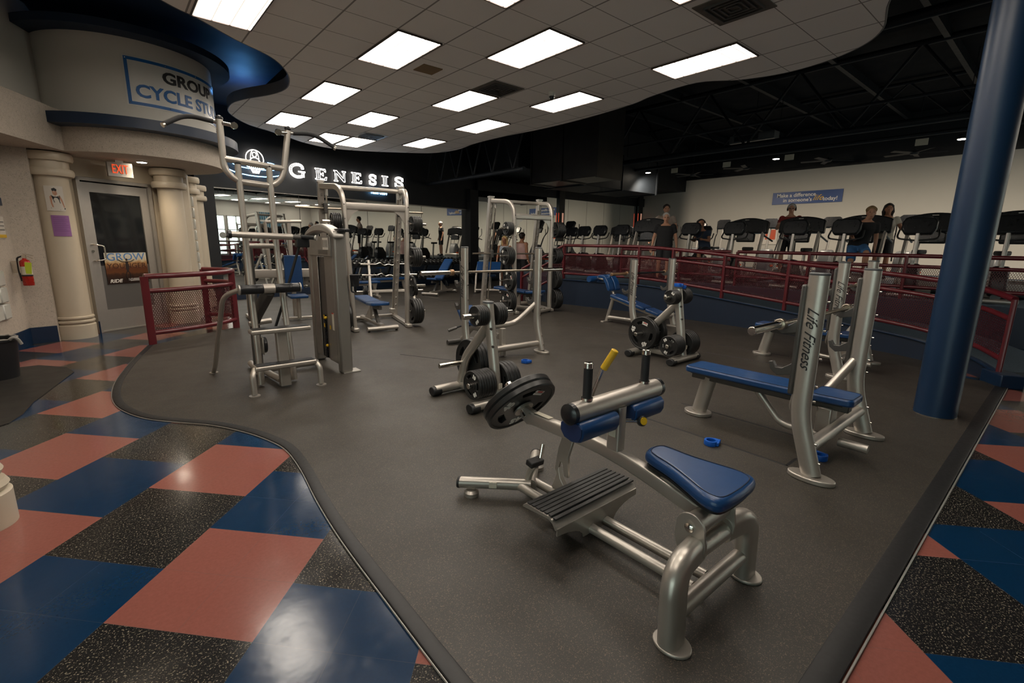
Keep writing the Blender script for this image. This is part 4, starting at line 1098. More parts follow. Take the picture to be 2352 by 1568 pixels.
# ================================================================== BENCH PRESS STATIONS
def logo_text(par, o_, x, y, s, m_='paint_black'):
    text_obj('lettering', 'Life Fitness', s, m_, par, ext=0.0012, bold=0.0, shear=0.6, fit=0.40, mtx=frame(o_, x, y))
def upright(t, x, y0=0.0, yk=0.115, zk=0.40, top=1.32, logo=True, hooks=True):
    pts = bend([(x, y0, 0.03), (x, yk, zk), (x, yk, top)], 0.13, 7)
    MB().sweep(pts, oval(0.078, 0.118, 28), up=(0, 1, 0)).build('upright', 'silver', t, ang=50)
    MB().lathe([(0.043, 0), (0.0455, 0.004), (0.0455, 0.012), (0.04, 0.016)], n=28).move(Matrix.Translation((x, yk, top)) @ Matrix.Diagonal((0.88, 1.32, 1, 1))).build('end_cap', 'plastic_grey', t)
    f = MB(); P = [(0.075 * math.cos(a / 24 * 2 * PI), 0.14 * math.sin(a / 24 * 2 * PI)) for a in range(24)]
    f.prism(P, 0, 0.032).move(Matrix.Translation((x, y0, 0.0))); f.build('foot_plate', 'silver', t, bev=0.006)
    if hooks:
        MB().box((x, yk + 0.070, 0.90), (0.05, 0.035, 0.72)).build('hook_plate', 'gun', t, bev=0.012)
        for z_ in (0.70, 0.98):
            b = MB(); b.prism([(0.0, 0.02), (0.085, 0.0), (0.13, 0.035), (0.145, 0.085), (0.12, 0.09), (0.10, 0.055), (0.06, 0.055), (0.0, 0.10)], x - 0.02, x + 0.02, 'X')
            b.v = [Vector((v.x, v.y + yk + 0.08, v.z + z_ - 0.05)) for v in b.v]
            b.build('bar_hook', 'gun', t, bev=0.004)
    for z_ in (0.52, 0.62, 0.80, 0.98, 1.16): MB().cyl((x - 0.0, yk - 0.064, z_), (x, yk - 0.078, z_), 0.008, 10).build('bolt', 'chrome', t)
    for z_ in (0.12, 0.24): MB().cyl((x + 0.0, y0 + (z_ / zk) * yk - 0.06, z_), (x, y0 + (z_ / zk) * yk - 0.076, z_), 0.008, 10).build('bolt', 'chrome', t)
    if logo: logo_text(t, (x - 0.0395, yk - 0.002, top - 0.40), (0, 0, -1), (0, -1, 0), 0.095)
def pad(t, x0, x1, y0, y1, z, th=0.055, name='bench_pad', taper=1.0, rot=None, piv=None, m_='vinyl'):
    cx = (x0 + x1) / 2; b = MB()
    hw = (x1 - x0) / 2
    poly = []
    for (sx, sy, a0) in ((1, 1, 0), (-1, 1, 90), (-1, -1, 180), (1, -1, 270)):
        ww = hw * (taper if sy > 0 else 1.0); r_ = 0.04
        for k in range(5):
            a = math.radians(a0 + 22.5 * k); poly.append((cx + sx * (ww - r_) + r_ * math.cos(a), (y1 - r_ if sy > 0 else y0 + r_) + r_ * math.sin(a)))
    b.prism(poly, z - th, z)
    s_ = MB(); ins = [((x - cx) * 0.93 + cx, (y - (y0 + y1) / 2) * (1 - 0.024 / abs(y1 - y0)) + (y0 + y1) / 2) for x, y in poly]
    s_.sweep([(x, y, z + 0.0005) for x, y in ins], circ(0.0022, 6), closed=True)
    if rot is not None:
        Rm = Matrix.Translation(piv) @ rot @ Matrix.Translation(-Vector(piv)); b.move(Rm); s_.move(Rm)
    p = b.build(name, m_, t, bev=0.014, ang=30); s_.build('seam', 'stitch', p); return p
def bench_station(label, loc, rz=0.0, top=1.32, logo=True, kind='flat'):
    t = thing('bench_press', label, 'weight bench', loc, rz)
    for x in (-0.585, 0.585): upright(t, x, top=top, logo=(logo and x < 0), hooks=True)
    zc = 0.13 if kind == 'incline' else 0.20
    MB().tube([(-0.575, 0.05, zc), (0.575, 0.05, zc)], 0.042, 16).build('cross_tube', 'silver', t)
    if kind != 'decline':
        zq = 0.07 if kind == 'incline' else 0.0
        MB().tube([(-0.575, 0.14, 0.60 + zq), (-0.30, 0.25, 0.33 + zq), (0.30, 0.25, 0.33 + zq), (0.575, 0.14, 0.60 + zq)], 0.034, 14, 0.14).build('cradle_tube', 'silver', t)
    if kind == 'flat':
        pad(t, -0.145, 0.145, 0.24, 1.20, 0.455)
        pad(t, -0.13, 0.13, -0.06, 0.22, 0.455, name='head_pad', taper=1.1)
        MB().box((0, 0.58, 0.365), (0.085, 1.20, 0.065)).build('bench_rail', 'gun', t, bev=0.008)
        MB().box((0, 0.58, 0.395), (0.22, 1.15, 0.010)).build('pad_board', 'plastic', t)
        MB().sweep([(0, 1.03, 0.36), (0, 1.10, 0.03)], oval(0.09, 0.13, 22), up=(0, 1, 0)).build('leg', 'silver', t, ang=50)
        MB().prism([(0.10 * math.cos(a / 20 * 2 * PI), 1.11 + 0.12 * math.sin(a / 20 * 2 * PI)) for a in range(20)], 0.0, 0.03).build('foot_plate', 'silver', t, bev=0.005)
        MB().tube([(0, 0.62, 0.34), (0, 0.42, 0.12), (0, 0.10, 0.11)], 0.028, 12, 0.06).build('brace_tube', 'silver', t)
        MB().box((0, 0.12, 0.25), (0.14, 0.10, 0.20)).build('bracket', 'silver', t, bev=0.012)
        MB().cyl((0, 0.02, 0.10), (0, -0.16, 0.10), 0.032, 16).build('stub_tube', 'silver', t)
    elif kind == 'incline':
        Rm = Matrix.Rotation(math.radians(-38), 4, 'X')
        pad(t, -0.14, 0.14, 0.30, 0.80, 0.40, name='back_pad')
        MB().sweep([(0, 0.12, 0.02), (0, 0.12, 0.38)], rrect(0.07, 0.07, 0.012), up=(0, 1, 0)).build('front_leg', 'silver', t)
        pad(t, -0.14, 0.14, 0.0, 0.34, 0.0, name='seat_pad').matrix_local = Matrix.Translation((0, 0.84, 0.33)) @ Matrix.Rotation(math.radians(50), 4, 'X')
        MB().tube([(0, 0.2, 0.26), (0, 0.85, 0.30), (0, 1.15, 0.05)], 0.04, 14, 0.1).build('main_rail', 'silver', t)
        MB().tube([(0, 0.45, 0.29), (0, 0.42, 0.38)], 0.03, 12).build('back_support', 'silver', t)
        MB().tube([(0, 0.88, 0.28), (0, 0.92, 0.38)], 0.035, 12).build('seat_post', 'silver', t)
        MB().tube([(-0.25, 1.15, 0.04), (0.25, 1.15, 0.04)], 0.035, 12).build('foot_tube', 'gun', t)
        g = MB(); g.tube([(-0.05, 0.86, 0.35), (-0.24, 0.90, 0.30)], 0.012, 8); g.build('adjust_lever', 'steel_black', t)
        MB().cyl((-0.24, 0.90, 0.30), (-0.36, 0.93, 0.26), 0.022, 12).build('lever_grip', 'gun', t)
    else:  # decline
        ang = math.atan2(0.28, 1.2)
        Rm = Matrix.Rotation(ang, 4, 'X'); pv = Vector((0, -0.1, 0.32))
        pad(t, -0.145, 0.145, 0.20, 0.98, 0.32, rot=Rm, piv=pv)
        pad(t, -0.135, 0.135, -0.12, 0.17, 0.32, name='head_pad', rot=Rm, piv=pv)
        MB().box((0, 0.45, 0.235), (0.085, 1.15, 0.06)).move(Matrix.Translation(pv) @ Rm @ Matrix.Translation(-pv)).build('bench_rail', 'silver', t, bev=0.008)
        MB().tube([(0, 0.10, 0.12), (0, 1.10, 0.10)], 0.035, 14).build('base_rail', 'silver', t)
        MB().tube([(0, 0.98, 0.45), (0, 1.10, 0.03)], 0.036, 14).build('leg', 'silver', t)
        MB().box((0, 1.10, 0.015), (0.30, 0.07, 0.03)).build('foot_plate', 'silver', t, bev=0.006)
        MB().tube([(0, 0.95, 0.52), (0, 1.10, 0.80), (0, 1.38, 0.84)], 0.024, 12, 0.08).build('roller_arm', 'silver', t)
        MB().tube([(0, 1.10, 0.85), (0, 1.05, 0.97)], 0.014, 10).build('handle', 'chrome', t)
        for s_ in (-1, 1):
            MB().lathe([(0.055, 0.0), (0.062, 0.012), (0.062, 0.20), (0.055, 0.215)], (s_ * 0.03 + (0 if s_ > 0 else -0.215), 1.40, 0.82), 'X', 24).build('roller_pad', 'vinyl', t, ang=50)
            b = MB(); pr = [(1.24, 0.90), (1.17, 0.92), (1.08, 0.90), (1.00, 0.80), (0.94, 0.66), (0.955, 0.62), (1.0, 0.63), (1.06, 0.76), (1.13, 0.85), (1.24, 0.85)]
            b.prism(pr, s_ * 0.02 + (0 if s_ > 0 else -0.15), s_ * 0.02 + (0.15 if s_ > 0 else 0), 'X'); b.build('knee_pad', 'vinyl', t, bev=0.012, ang=50)
    return t
bench_station('flat bench press station with blue pad nearest the viewer, right of the calf machine', (3.94, 0.91, 0.012))
bench_station('flat bench press station behind the nearest one, beside the ramp railing', (6.95, 1.60, 0.012))
bench_station('incline bench press station in the middle behind the near plate tree', (3.90, 4.67, 0.012), rz=-0.05, top=1.42, kind='incline')
bench_station('decline bench press station with blue leg rollers in front of the ramp wall', (7.38, 4.72, 0.012), top=1.24, kind='decline')

def barbell(label, c, d=(1, 0, 0), L=2.2, sleeve=0.41, mats=('chrome', 'chrome', 'chrome')):
    t = thing('barbell', label, 'barbell', c, math.atan2(d[1], d[0])); h = L / 2
    MB().cyl((-h + sleeve, 0, 0), (h - sleeve, 0, 0), 0.0145, 14).build('shaft', mats[0], t)
    for s_ in (-1, 1):
        b = MB(); b.cyl((s_ * (h - sleeve), 0, 0), (s_ * h, 0, 0), 0.0255, 20); b.build('sleeve', mats[1], t, bev=0.003)
        MB().cyl((s_ * (h - sleeve - 0.035), 0, 0), (s_ * (h - sleeve + 0.01), 0, 0), 0.037, 20).build('collar', mats[2], t, bev=0.004)
    return t
barbell('chrome barbell resting on the hooks of the nearest bench press', (3.96, 1.185, 1.012), mats=('steel_worn', 'chrome', 'steel_worn'))
barbell('barbell on the hooks of the second flat bench press near the ramp', (6.97, 1.875, 1.012), mats=('steel_worn', 'chrome', 'steel_worn'))
barbell('long barbell with bronze collar on the incline bench press in the middle', (3.95, 4.93, 1.135), d=(1, -0.03), L=2.3, mats=('steel_worn', 'chrome', 'bronze'))
barbell('old barbell on the decline bench press in front of the ramp', (7.40, 5.00, 1.012), L=2.0, mats=('steel_black', 'bronze', 'bronze'))

# ================================================================== PLATE TREES
def tree(label, loc, rz=0.0):
    t = thing('plate_tree', label, 'plate rack', loc, rz)
    MB().sweep(bend([(0, 0.05, 0.05), (0, 0.20, 0.95)]), oval(0.085, 0.115, 24), up=(0, 1, 0)).build('front_post', 'silver', t, ang=50)
    MB().prism([(0.045 * math.cos(a / 20 * 2 * PI), 0.20 + 0.06 * math.sin(a / 20 * 2 * PI)) for a in range(20)], 0.945, 0.962).build('end_cap', 'plastic_grey', t)
    MB().sweep(bend([(0, 0.20, 0.74), (0, 0.57, 0.36), (0, 0.66, 0.05)], 0.1), oval(0.075, 0.10, 22), up=(0, 1, 0)).build('rear_post', 'silver', t, ang=50)
    MB().sweep([(0, 0.04, 0.07), (0, 0.66, 0.07)], rrect(0.07, 0.06, 0.012)).build('base_beam', 'silver', t)
    for y in (0.03, 0.67):
        MB().sweep([(-0.30, y, 0.055), (0.30, y, 0.055)], oval(0.10, 0.085, 20)).build('foot_tube', 'silver', t, ang=50)
        for s_ in (-1, 1): MB().sweep([(s_ * 0.24, y, 0.045), (s_ * 0.335, y, 0.045)], oval(0.112, 0.09, 20)).build('rubber_foot', 'rubber', t, bev=0.008, ang=50)
    for (y, z_) in PEGS:
        for s_ in (-1, 1): MB().cyl((s_ * 0.03, y, z_), (s_ * 0.285, y, z_), 0.0245, 18).build('peg', 'chrome', t, bev=0.003)
    for z_ in (0.72, 0.56): MB().cyl((-0.02, 0.02 + z_ * 0.167, z_), (-0.032, -0.012 + z_ * 0.167, z_), 0.012, 12).build('bolt', 'gun', t)
    MB().box((-0.0, 0.012, 0.20), (0.045, 0.006, 0.05)).build('yellow_label', 'sticker', t)
    return t
PEGS = ((0.195, 0.84), (0.12, 0.225), (0.60, 0.31))
def fill_tree(o, name, spec):
    O = Vector(o)
    for (pi_, s_, k, n_, wd) in spec:
        y, z_ = PEGS[pi_]
        # plate rests with its hole on the peg
        stack(k, O + Vector((s_ * 0.05, y, z_)), (s_, 0, 0), n_, wd + name, spin=random.uniform(0, 6))
T1 = (2.63, 3.24, 0.012); tree('silver plate tree nearest the viewer, behind the calf machine plates', T1)
random.seed(11)
fill_tree(T1, ' of the near plate tree', [(0, -1, '2.5', 5, 'on the top left peg'), (0, 1, '5', 4, 'on the top right peg'), (1, -1, '10', 7, 'on the lower left peg'), (1, 1, '25', 4, 'on the lower right peg'), (2, 1, '45', 3, 'on the rear right peg')])
T2 = (5.60, 3.10, 0.012); tree('silver plate tree between the decline bench and the nearest flat bench', T2)
fill_tree(T2, ' of the far plate tree', [(0, -1, '2.5', 6, 'on the top left peg'), (0, 1, '5', 6, 'on the top right peg'), (1, -1, '10', 7, 'on the lower left peg'), (1, 1, '25', 5, 'on the lower right peg'), (2, -1, '45', 2, 'on the rear left peg'), (2, 1, '45', 2, 'on the rear right peg')])

# spring clips / collars in bright blue
def clip(label, loc, rz=0.0):
    t = thing('barbell_clip', label, 'barbell clip', loc, rz)
    b = MB(); b.lathe([(0.034, 0), (0.048, 0.0), (0.050, 0.006), (0.050, 0.032), (0.048, 0.038), (0.034, 0.038), (0.034, 0)], n=24); b.f = b.f[:-2]; b.build('ring', 'clip_blue', t)
    MB().box((0.02, -0.052, 0.019), (0.085, 0.018, 0.032)).build('lever', 'clip_blue', t, bev=0.005)
    MB().box((0.058, -0.02, 0.019), (0.02, 0.05, 0.028)).build('hinge', 'clip_blue', t, bev=0.004)
    return t
CL = [((3.37, 1.60), 0.3, 'blue barbell clip on the floor under the nearest flat bench'), ((3.75, 0.98), 1.3, 'blue barbell clip on the floor by the right foot of the nearest upright'),
      ((5.42, 2.78), 0.7, 'blue barbell clip on the floor at the foot of the far plate tree'), ((3.92, 4.35), 0.1, 'blue barbell clip on the floor under the incline bench press')]
for (p, a, lb) in CL: clip(lb, (p[0], p[1], 0.0125), a)
c1 = clip('blue barbell clip lying on top of the far plate tree, left one', (5.585, 3.29, 0.972 + 0.012), 0.4)
clip('blue barbell clip standing on the plates at the top of the far plate tree', (5.70, 3.295, 0.953), 2.4)

# ================================================================== SEATED CALF MACHINE
t = thing('calf_raise_machine', 'silver seated calf raise machine with blue seat, nearest machine to the viewer', 'exercise machine', (1.80, 0.78, 0.012))
UO = [(-0.33, -0.01, 0.02), (-0.33, 0.0, 0.28), (-0.14, 0.03, 0.385), (0.10, 0.03, 0.385), (0.28, 0.0, 0.28), (0.28, -0.01, 0.02)]
leg_pts = bend([(-0.33, -0.01, 0.0), (-0.33, 0.0, 0.315), (-0.12, 0.03, 0.30)], 0.17, 9)
MB().sweep(leg_pts, rrect(0.115, 0.078, 0.034, 6), up=(0, 1, 0)).build('leg', 'silver', t, ang=55)
leg_pts = bend([(0.28, -0.01, 0.0), (0.28, 0.0, 0.295), (0.10, 0.03, 0.29)], 0.14, 9)
MB().sweep(leg_pts, rrect(0.115, 0.078, 0.034, 6), up=(0, 1, 0)).build('leg', 'silver', t, ang=55)
for x in (-0.33, 0.28):
    MB().prism([(x + 0.062 * math.cos(a / 24 * 2 * PI), -0.015 + 0.075 * math.sin(a / 24 * 2 * PI)) for a in range(24)], 0, 0.014).build('foot_plate', 'silver', t, bev=0.004)
MB().cyl((-0.14, 0.03, 0.292), (0.12, 0.03, 0.285), 0.040, 22).build('top_tube', 'silver', t)
MB().cyl((-0.30, 0.0, 0.115), (0.25, 0.0, 0.115), 0.034, 20).build('cross_tube', 'silver', t)
for x in (-0.145, 0.105):
    b = MB(); b.prism([(-0.015, 0.285), (0.10, 0.285), (0.115, 0.33)] + [(0.05 + 0.062 * math.cos(math.radians(a)), 0.388 + 0.062 * math.sin(math.radians(a))) for a in range(-10, 200, 15)] + [(-0.02, 0.33)], x - 0.006, x + 0.006, 'X'); b.build('pivot_plate', 'silver', t, bev=0.002)
MB().cyl((-0.135, 0.05, 0.392), (0.095, 0.05, 0.392), 0.046, 24).build('pivot_tube', 'silver', t, bev=0.004)
b = MB(); b.lathe([(0.02, 0), (0.02, 0.008), (0.012, 0.014)], n=16); b.move(Matrix.Translation((-0.152, 0.05, 0.392)) @ Matrix.Rotation(-PI / 2, 4, 'Y')); b.build('pivot_bolt', 'chrome', t)
lev = bend([(-0.02, 0.06, 0.395), (-0.02, 0.54, 0.508), (-0.02, 1.13, 0.50)], 0.35, 8)
MB().sweep(lev, rrect(0.054, 0.070, 0.012), up=(0, 0, 1)).build('lever_beam', 'silver', t, ang=50)
for x in (-0.075, 0.035): MB().cyl((x, 0.05, 0.08), (x, 1.20, 0.07), 0.025, 18).build('base_rail', 'silver', t)
MB().tube([(-0.02, 1.12, 0.075), (-0.10, 1.20, 0.075), (-0.33, 1.42, 0.075)], 0.034, 18, 0.08).build('base_fork', 'silver', t)
MB().tube([(-0.02, 1.12, 0.075), (0.06, 1.20, 0.075), (0.30, 1.42, 0.075)], 0.034, 18, 0.08).build('base_fork', 'silver', t)
for (x, y) in ((-0.33, 1.42), (0.30, 1.42)):
    MB().cyl((x * 0.985, y - 0.006, 0.075), (x * 1.01, y + 0.006, 0.075), 0.036, 18).build('end_cap', 'rubber', t)
    MB().lathe([(0.045, 0.0), (0.045, 0.022), (0.03, 0.036)], (x * 0.86, y - 0.06, 0), n=20).build('foot_disc', 'silver', t)
b = MB().box((-0.20, 1.258, 0.080), (0.045, 0.02, 0.035), Matrix.Rotation(-0.76, 3, 'Z')); b.build('warning_label', 'sticker', t)
# foot platform
fp = MB(); prof = [(0.60, 0.165), (0.625, 0.195), (0.66, 0.212), (0.82, 0.205), (0.845, 0.19), (0.845, 0.18), (0.66, 0.198), (0.635, 0.185), (0.615, 0.16)]
fp.prism(prof, -0.33, 0.29, 'X'); fp.build('foot_platform', 'silver', t, ang=50)
b = MB(); b.prism([(-0.33, 0.172), (-0.33, 0.135)] + [(-0.33 + 0.19 * math.sin(math.radians(a)), 0.055 + 0.08 * math.cos(math.radians(a))) for a in range(10, 91, 16)] + [(0.10, 0.055)] + [(0.29 - 0.19 * math.sin(math.radians(a)), 0.055 + 0.08 * math.cos(math.radians(a))) for a in range(80, 5, -16)] + [(0.29, 0.135), (0.29, 0.172)], 0.60, 0.606, 'Y'); b.build('front_apron', 'silver', t)
for x in (-0.12, 0.08): MB().prism([(0.60, 0.17), (0.83, 0.195), (0.78, 0.06), (0.62, 0.06)], x - 0.004, x + 0.004, 'X').build('support_gusset', 'silver', t)
b = MB()
for q in range(7):
    yy = 0.628 + q * 0.03; zz = 0.2135 + (0.0 if q > 0 else -0.006) - (yy - 0.66) * 0.04
    b.box((-0.02, yy, zz + 0.003), (0.61, 0.024, 0.009))
b.build('tread_strip', 'rubber', t, bev=0.003)
# thigh pad assembly
MB().sweep([(-0.02, 0.53, 0.52), (-0.02, 0.53, 0.74)], rrect(0.055, 0.075, 0.012), up=(0, 1, 0)).build('pad_post', 'silver', t)
b = MB().cyl((-0.33, 0.54, 0.765), (0.30, 0.54, 0.765), 0.046, 26); b.build('pad_crossbar', 'silver', t)
for s_, x in ((-1, -0.33), (1, 0.30)): MB().lathe([(0.0475, 0.0), (0.0475, 0.022), (0.03, 0.034)], n=26).move(Matrix.Translation((x, 0.54, 0.765)) @ Matrix.Rotation(s_ * PI / 2, 4, 'Y')).build('end_cap', 'plastic', t)
for x0, x1 in ((-0.335, -0.075), (0.045, 0.29)):
    b = MB(); b.prism([(0.47, 0.675), (0.485, 0.645), (0.53, 0.635), (0.575, 0.645), (0.60, 0.675), (0.60, 0.715), (0.575, 0.735), (0.49, 0.735), (0.47, 0.715)], x0, x1, 'X')
    p_ = b.build('thigh_pad', 'vinyl', t, bev=0.010, ang=50)
    MB().prism([(0.475, 0.68), (0.49, 0.652), (0.53, 0.642), (0.572, 0.652), (0.595, 0.68), (0.595, 0.712), (0.572, 0.728), (0.492, 0.728), (0.475, 0.712)], x0 - 0.004, x0 + 0.002, 'X').build('pad_end', 'vinyl_dark', p_)
for x in (-0.235, 0.20):
    MB().lathe([(0.026, 0.0), (0.026, 0.012)], (x, 0.54, 0.808), n=20).build('handle_flange', 'chrome', t)
    g = MB().lathe([(0.0205, 0.01), (0.0205, 0.155)], (x, 0.54, 0.81), n=20); g.build('hand_grip', 'grip', t)
    MB().lathe([(0.0215, 0.0), (0.0215, 0.022), (0.018, 0.026)], (x, 0.54, 0.955), n=20).build('grip_cap', 'chrome', t, bev=0.002)
b = MB(); b.cyl((0.01, 0.52, 0.66), (0.085, 0.47, 0.655), 0.012, 12); b.build('pin_stem', 'chrome', t)
MB().lathe([(0.024, 0), (0.026, 0.004), (0.026, 0.018), (0.022, 0.024)], n=20).move(Matrix.Translation((0.085, 0.47, 0.655)) @ axrot((-0.25, -0.9, 0.25)).to_matrix().to_4x4()).build('pin_knob', 'plastic', t)
MB().lathe([(0.019, 0.02), (0.019, 0.027)], n=20).move(Matrix.Translation((0.085, 0.47, 0.655)) @ axrot((-0.25, -0.9, 0.25)).to_matrix().to_4x4()).build('knob_face', 'yellow', t)
MB().box((-0.05, 0.53, 0.62), (0.004, 0.04, 0.06)).build('warning_label', 'sticker', t)
MB().box((-0.053, 0.53, 0.645), (0.002, 0.036, 0.014)).build('yellow_band', 'yellow', t)
# seat
sp = [(-0.055, 0.37), (-0.075, 0.33), (-0.085, 0.27), (-0.10, 0.20), (-0.135, 0.10), (-0.165, 0.02), (-0.17, -0.04), (-0.14, -0.075), (-0.05, -0.085), (0.05, -0.085), (0.14, -0.075), (0.17, -0.04), (0.165, 0.02), (0.135, 0.10), (0.10, 0.20), (0.085, 0.27), (0.075, 0.33), (0.055, 0.37), (0.0, 0.385)]
sp = [(p.x * 0.97, 0.15 + (p.y - 0.15) * 0.93) for p in crom(sp, 3)]
sx = 0.025
tiltm = Matrix.Translation((sx, 0.0, 0.545)) @ Matrix.Rotation(0.10, 4, 'X')
b = MB().prism(sp, -0.062, 0.0).move(tiltm); st_ = b.build('seat', 'vinyl', t, bev=0.026, ang=60)
st_.modifiers['bevel'].segments = 5
b = MB(); b.sweep([tiltm @ Vector((x * 0.84, (y - 0.15) * 0.90 + 0.15, 0.0002)) for x, y in sp], circ(0.0022, 6), closed=True); b.build('seam', 'stitch', st_)
b = MB().prism([(x * 0.9, (y - 0.15) * 0.94 + 0.15) for x, y in sp], -0.072, -0.060).move(tiltm); b.build('seat_board', 'plastic', t)
b = MB().box((0.0, 0.17, 0.462), (0.07, 0.20, 0.045)); b.build('seat_bracket', 'silver', t, bev=0.005)
# front: plate horn, stop, lock link
HD = Vector((0, 0.77, 0.64)).normalized(); hub = Vector((-0.02, 1.16, 0.50))
b = MB(); b.prism([(1.06, 0.47), (1.15, 0.455), (1.205, 0.485), (1.215, 0.53), (1.18, 0.555), (1.12, 0.545), (1.06, 0.53)], -0.042, 0.002, 'X'); b.build('horn_bracket', 'silver', t, bev=0.008)
b = MB().cyl(hub, hub + HD * 0.24, 0.0245, 20); b.build('plate_horn', 'chrome', t, bev=0.003)
b = MB(); b.lathe([(0.062, 0), (0.062, 0.01)], n=24); b.move(Matrix.Translation(hub + HD * 0.045) @ axrot(HD).to_matrix().to_4x4()); b.build('horn_flange', 'silver', t)
MB().tube([(-0.02, 1.15, 0.09), (-0.02, 1.13, 0.16), (-0.02, 1.09, 0.215)], 0.022, 12, 0.05).build('stop_post', 'silver', t)
b = MB().box((-0.02, 1.09, 0.235), (0.10, 0.055, 0.035), Matrix.Rotation(0.2, 3, 'X')); b.build('stop_pad', 'rubber', t, bev=0.006)
MB().cyl((0.02, 1.09, 0.235), (0.05, 1.10, 0.325), 0.013, 12).build('stop_handle', 'chrome', t)
b = MB(); b.prism([(0.83, 0.50), (0.91, 0.50), (0.96, 0.36), (0.985, 0.22), (0.965, 0.19), (0.945, 0.28), (0.925, 0.27), (0.91, 0.20), (0.88, 0.20), (0.885, 0.32)], 0.035, 0.055, 'X'); b.build('lock_fork', 'silver', t, bev=0.004)
MB().tube([(0.06, 0.86, 0.46), (0.07, 0.80, 0.62), (0.09, 0.72, 0.86)], 0.010, 10, 0.05).build('lock_rod', 'chrome', t)
MB().cyl((0.09, 0.715, 0.86), (0.115, 0.665, 0.965), 0.019, 16).build('lock_grip', 'yellow', t, bev=0.004)
b = MB(); b.prism([(0.86, 0.10), (1.00, 0.10), (0.965, 0.19), (0.95, 0.24), (0.935, 0.18), (0.90, 0.14)], 0.03, 0.06, 'X'); b.build('catch_bracket', 'silver', t, bev=0.003)
MB().sweep([(-0.02, 0.97, 0.541), (-0.02, 1.09, 0.542)], rrect(0.036, 0.002, 0.0008, 1)).build('caution_strip', 'sticker', t)
WB = Vector((1.80, 0.78, 0.012)) + hub
for q in range(2):
    place_plate('45', WB + HD * (0.078 + 0.044 * q), -HD, 2.2 + q * 1.3, ('black 45 pound plate on the calf machine facing the seat' if q == 0 else 'black 45 pound plate behind the one facing the calf machine seat'))
# ================================================================== ASSISTED CHIN-DIP TOWER
t = thing('assisted_chin_machine', 'tall assisted pull-up and dip machine with grey weight tower, left of centre', 'exercise machine', (1.25, 5.10, 0.012))
# local coordinates relative to (1.25, 5.10)
for x in (-0.15, 0.13):
    pts = [(x - 0.02 * (1 if x < 0 else -1), 0.15, 0.02), (x, 0.35, 1.40), (x, 0.37, 2.20)]
    MB().tube(pts, 0.030, 16, 0.3).build('upright_tube', 'silver', t)
    MB().lathe([(0.031, 0), (0.031, 0.015), (0.02, 0.02)], (x, 0.37, 2.20), n=16).build('tube_cap', 'plastic', t)
for z_ in (1.42,): MB().cyl((-0.14, 0.35, z_), (0.12, 0.35, z_), 0.026, 14).build('cross_tube', 'silver', t)
yk = [(-0.27, 0.37, 2.60), (-0.27, 0.37, 2.14), (-0.17, 0.37, 2.04), (0.15, 0.37, 2.02), (0.26, 0.37, 2.12), (0.34, 0.37, 2.58)]
MB().tube(yk, 0.030, 16, 0.09).build('yoke_tube', 'silver', t)
MB().tube([(-0.26, 0.37, 2.24), (0.28, 0.37, 2.20)], 0.030, 14).build('yoke_bar', 'silver', t)
for x, s_ in ((-0.27, -1), (0.34, 1)):
    MB().ball((x, 0.37, 2.60), 0.034, 1, 1, 0.8).build('yoke_cap', 'plastic', t)
    MB().cyl((x - s_ * 0.11, 0.33, 2.545), (x + s_ * 0.05, 0.38, 2.565), 0.018, 12).build('handle_stem', 'chrome', t)
    MB().lathe([(0.030, 0.0), (0.032, 0.01), (0.030, 0.035)], n=18).move(Matrix.Translation((x - s_ * 0.11, 0.33, 2.545)) @ Matrix.Rotation(PI * 0.55, 4, 'X')).build('stem_ring', 'chrome', t)
    MB().tube([(x + s_ * 0.05, 0.38, 2.565), (x + s_ * 0.26, 0.38, 2.59), (x + s_ * 0.44, 0.30, 2.47)], 0.021, 14, 0.12).build('pull_grip', 'grip', t)
    MB().lathe([(0.022, 0), (0.022, 0.02)], n=14).move(Matrix.Translation((x + s_ * 0.44, 0.30, 2.465)) @ axrot((s_ * 0.18, -0.08, -0.12)).to_matrix().to_4x4()).build('grip_end', 'chrome', t)
# dip / pull bar across
MB().cyl((-0.30, 0.22, 1.53), (0.26, 0.22, 1.515), 0.031, 18).build('dip_crossbar', 'silver', t)
MB().cyl((0.26, 0.22, 1.515), (0.34, 0.22, 1.512), 0.027, 18).build('dip_sleeve', 'gun', t)
MB().lathe([(0.040, 0), (0.040, 0.03)], (-0.325, 0.22, 1.53), 'X', 18).build('dip_clamp', 'plastic', t)
for x, ex_ in ((-0.33, Vector((-0.06, -0.16, 0.0))), (0.34, Vector((0.115, -0.10, -0.01)))):
    MB().cyl((x, 0.22, 1.52), Vector((x, 0.22, 1.52)) + ex_, 0.021, 14).build('dip_grip', 'grip', t)
    MB().lathe([(0.026, 0.0), (0.029, 0.006), (0.026, 0.018)], n=18).move(Matrix.Translation(Vector((x, 0.22, 1.52)) + ex_) @ axrot(ex_).to_matrix().to_4x4()).build('grip_end', 'alu', t)
MB().box((0.36, 0.24, 1.47), (0.13, 0.08, 0.12)).build('pivot_block', 'plastic', t, bev=0.01)
MB().tube([(0.33, 0.24, 1.43), (0.20, 0.30, 1.0), (0.05, 0.35, 0.55)], 0.014, 10, 0.1).build('assist_cable', 'rubber', t)
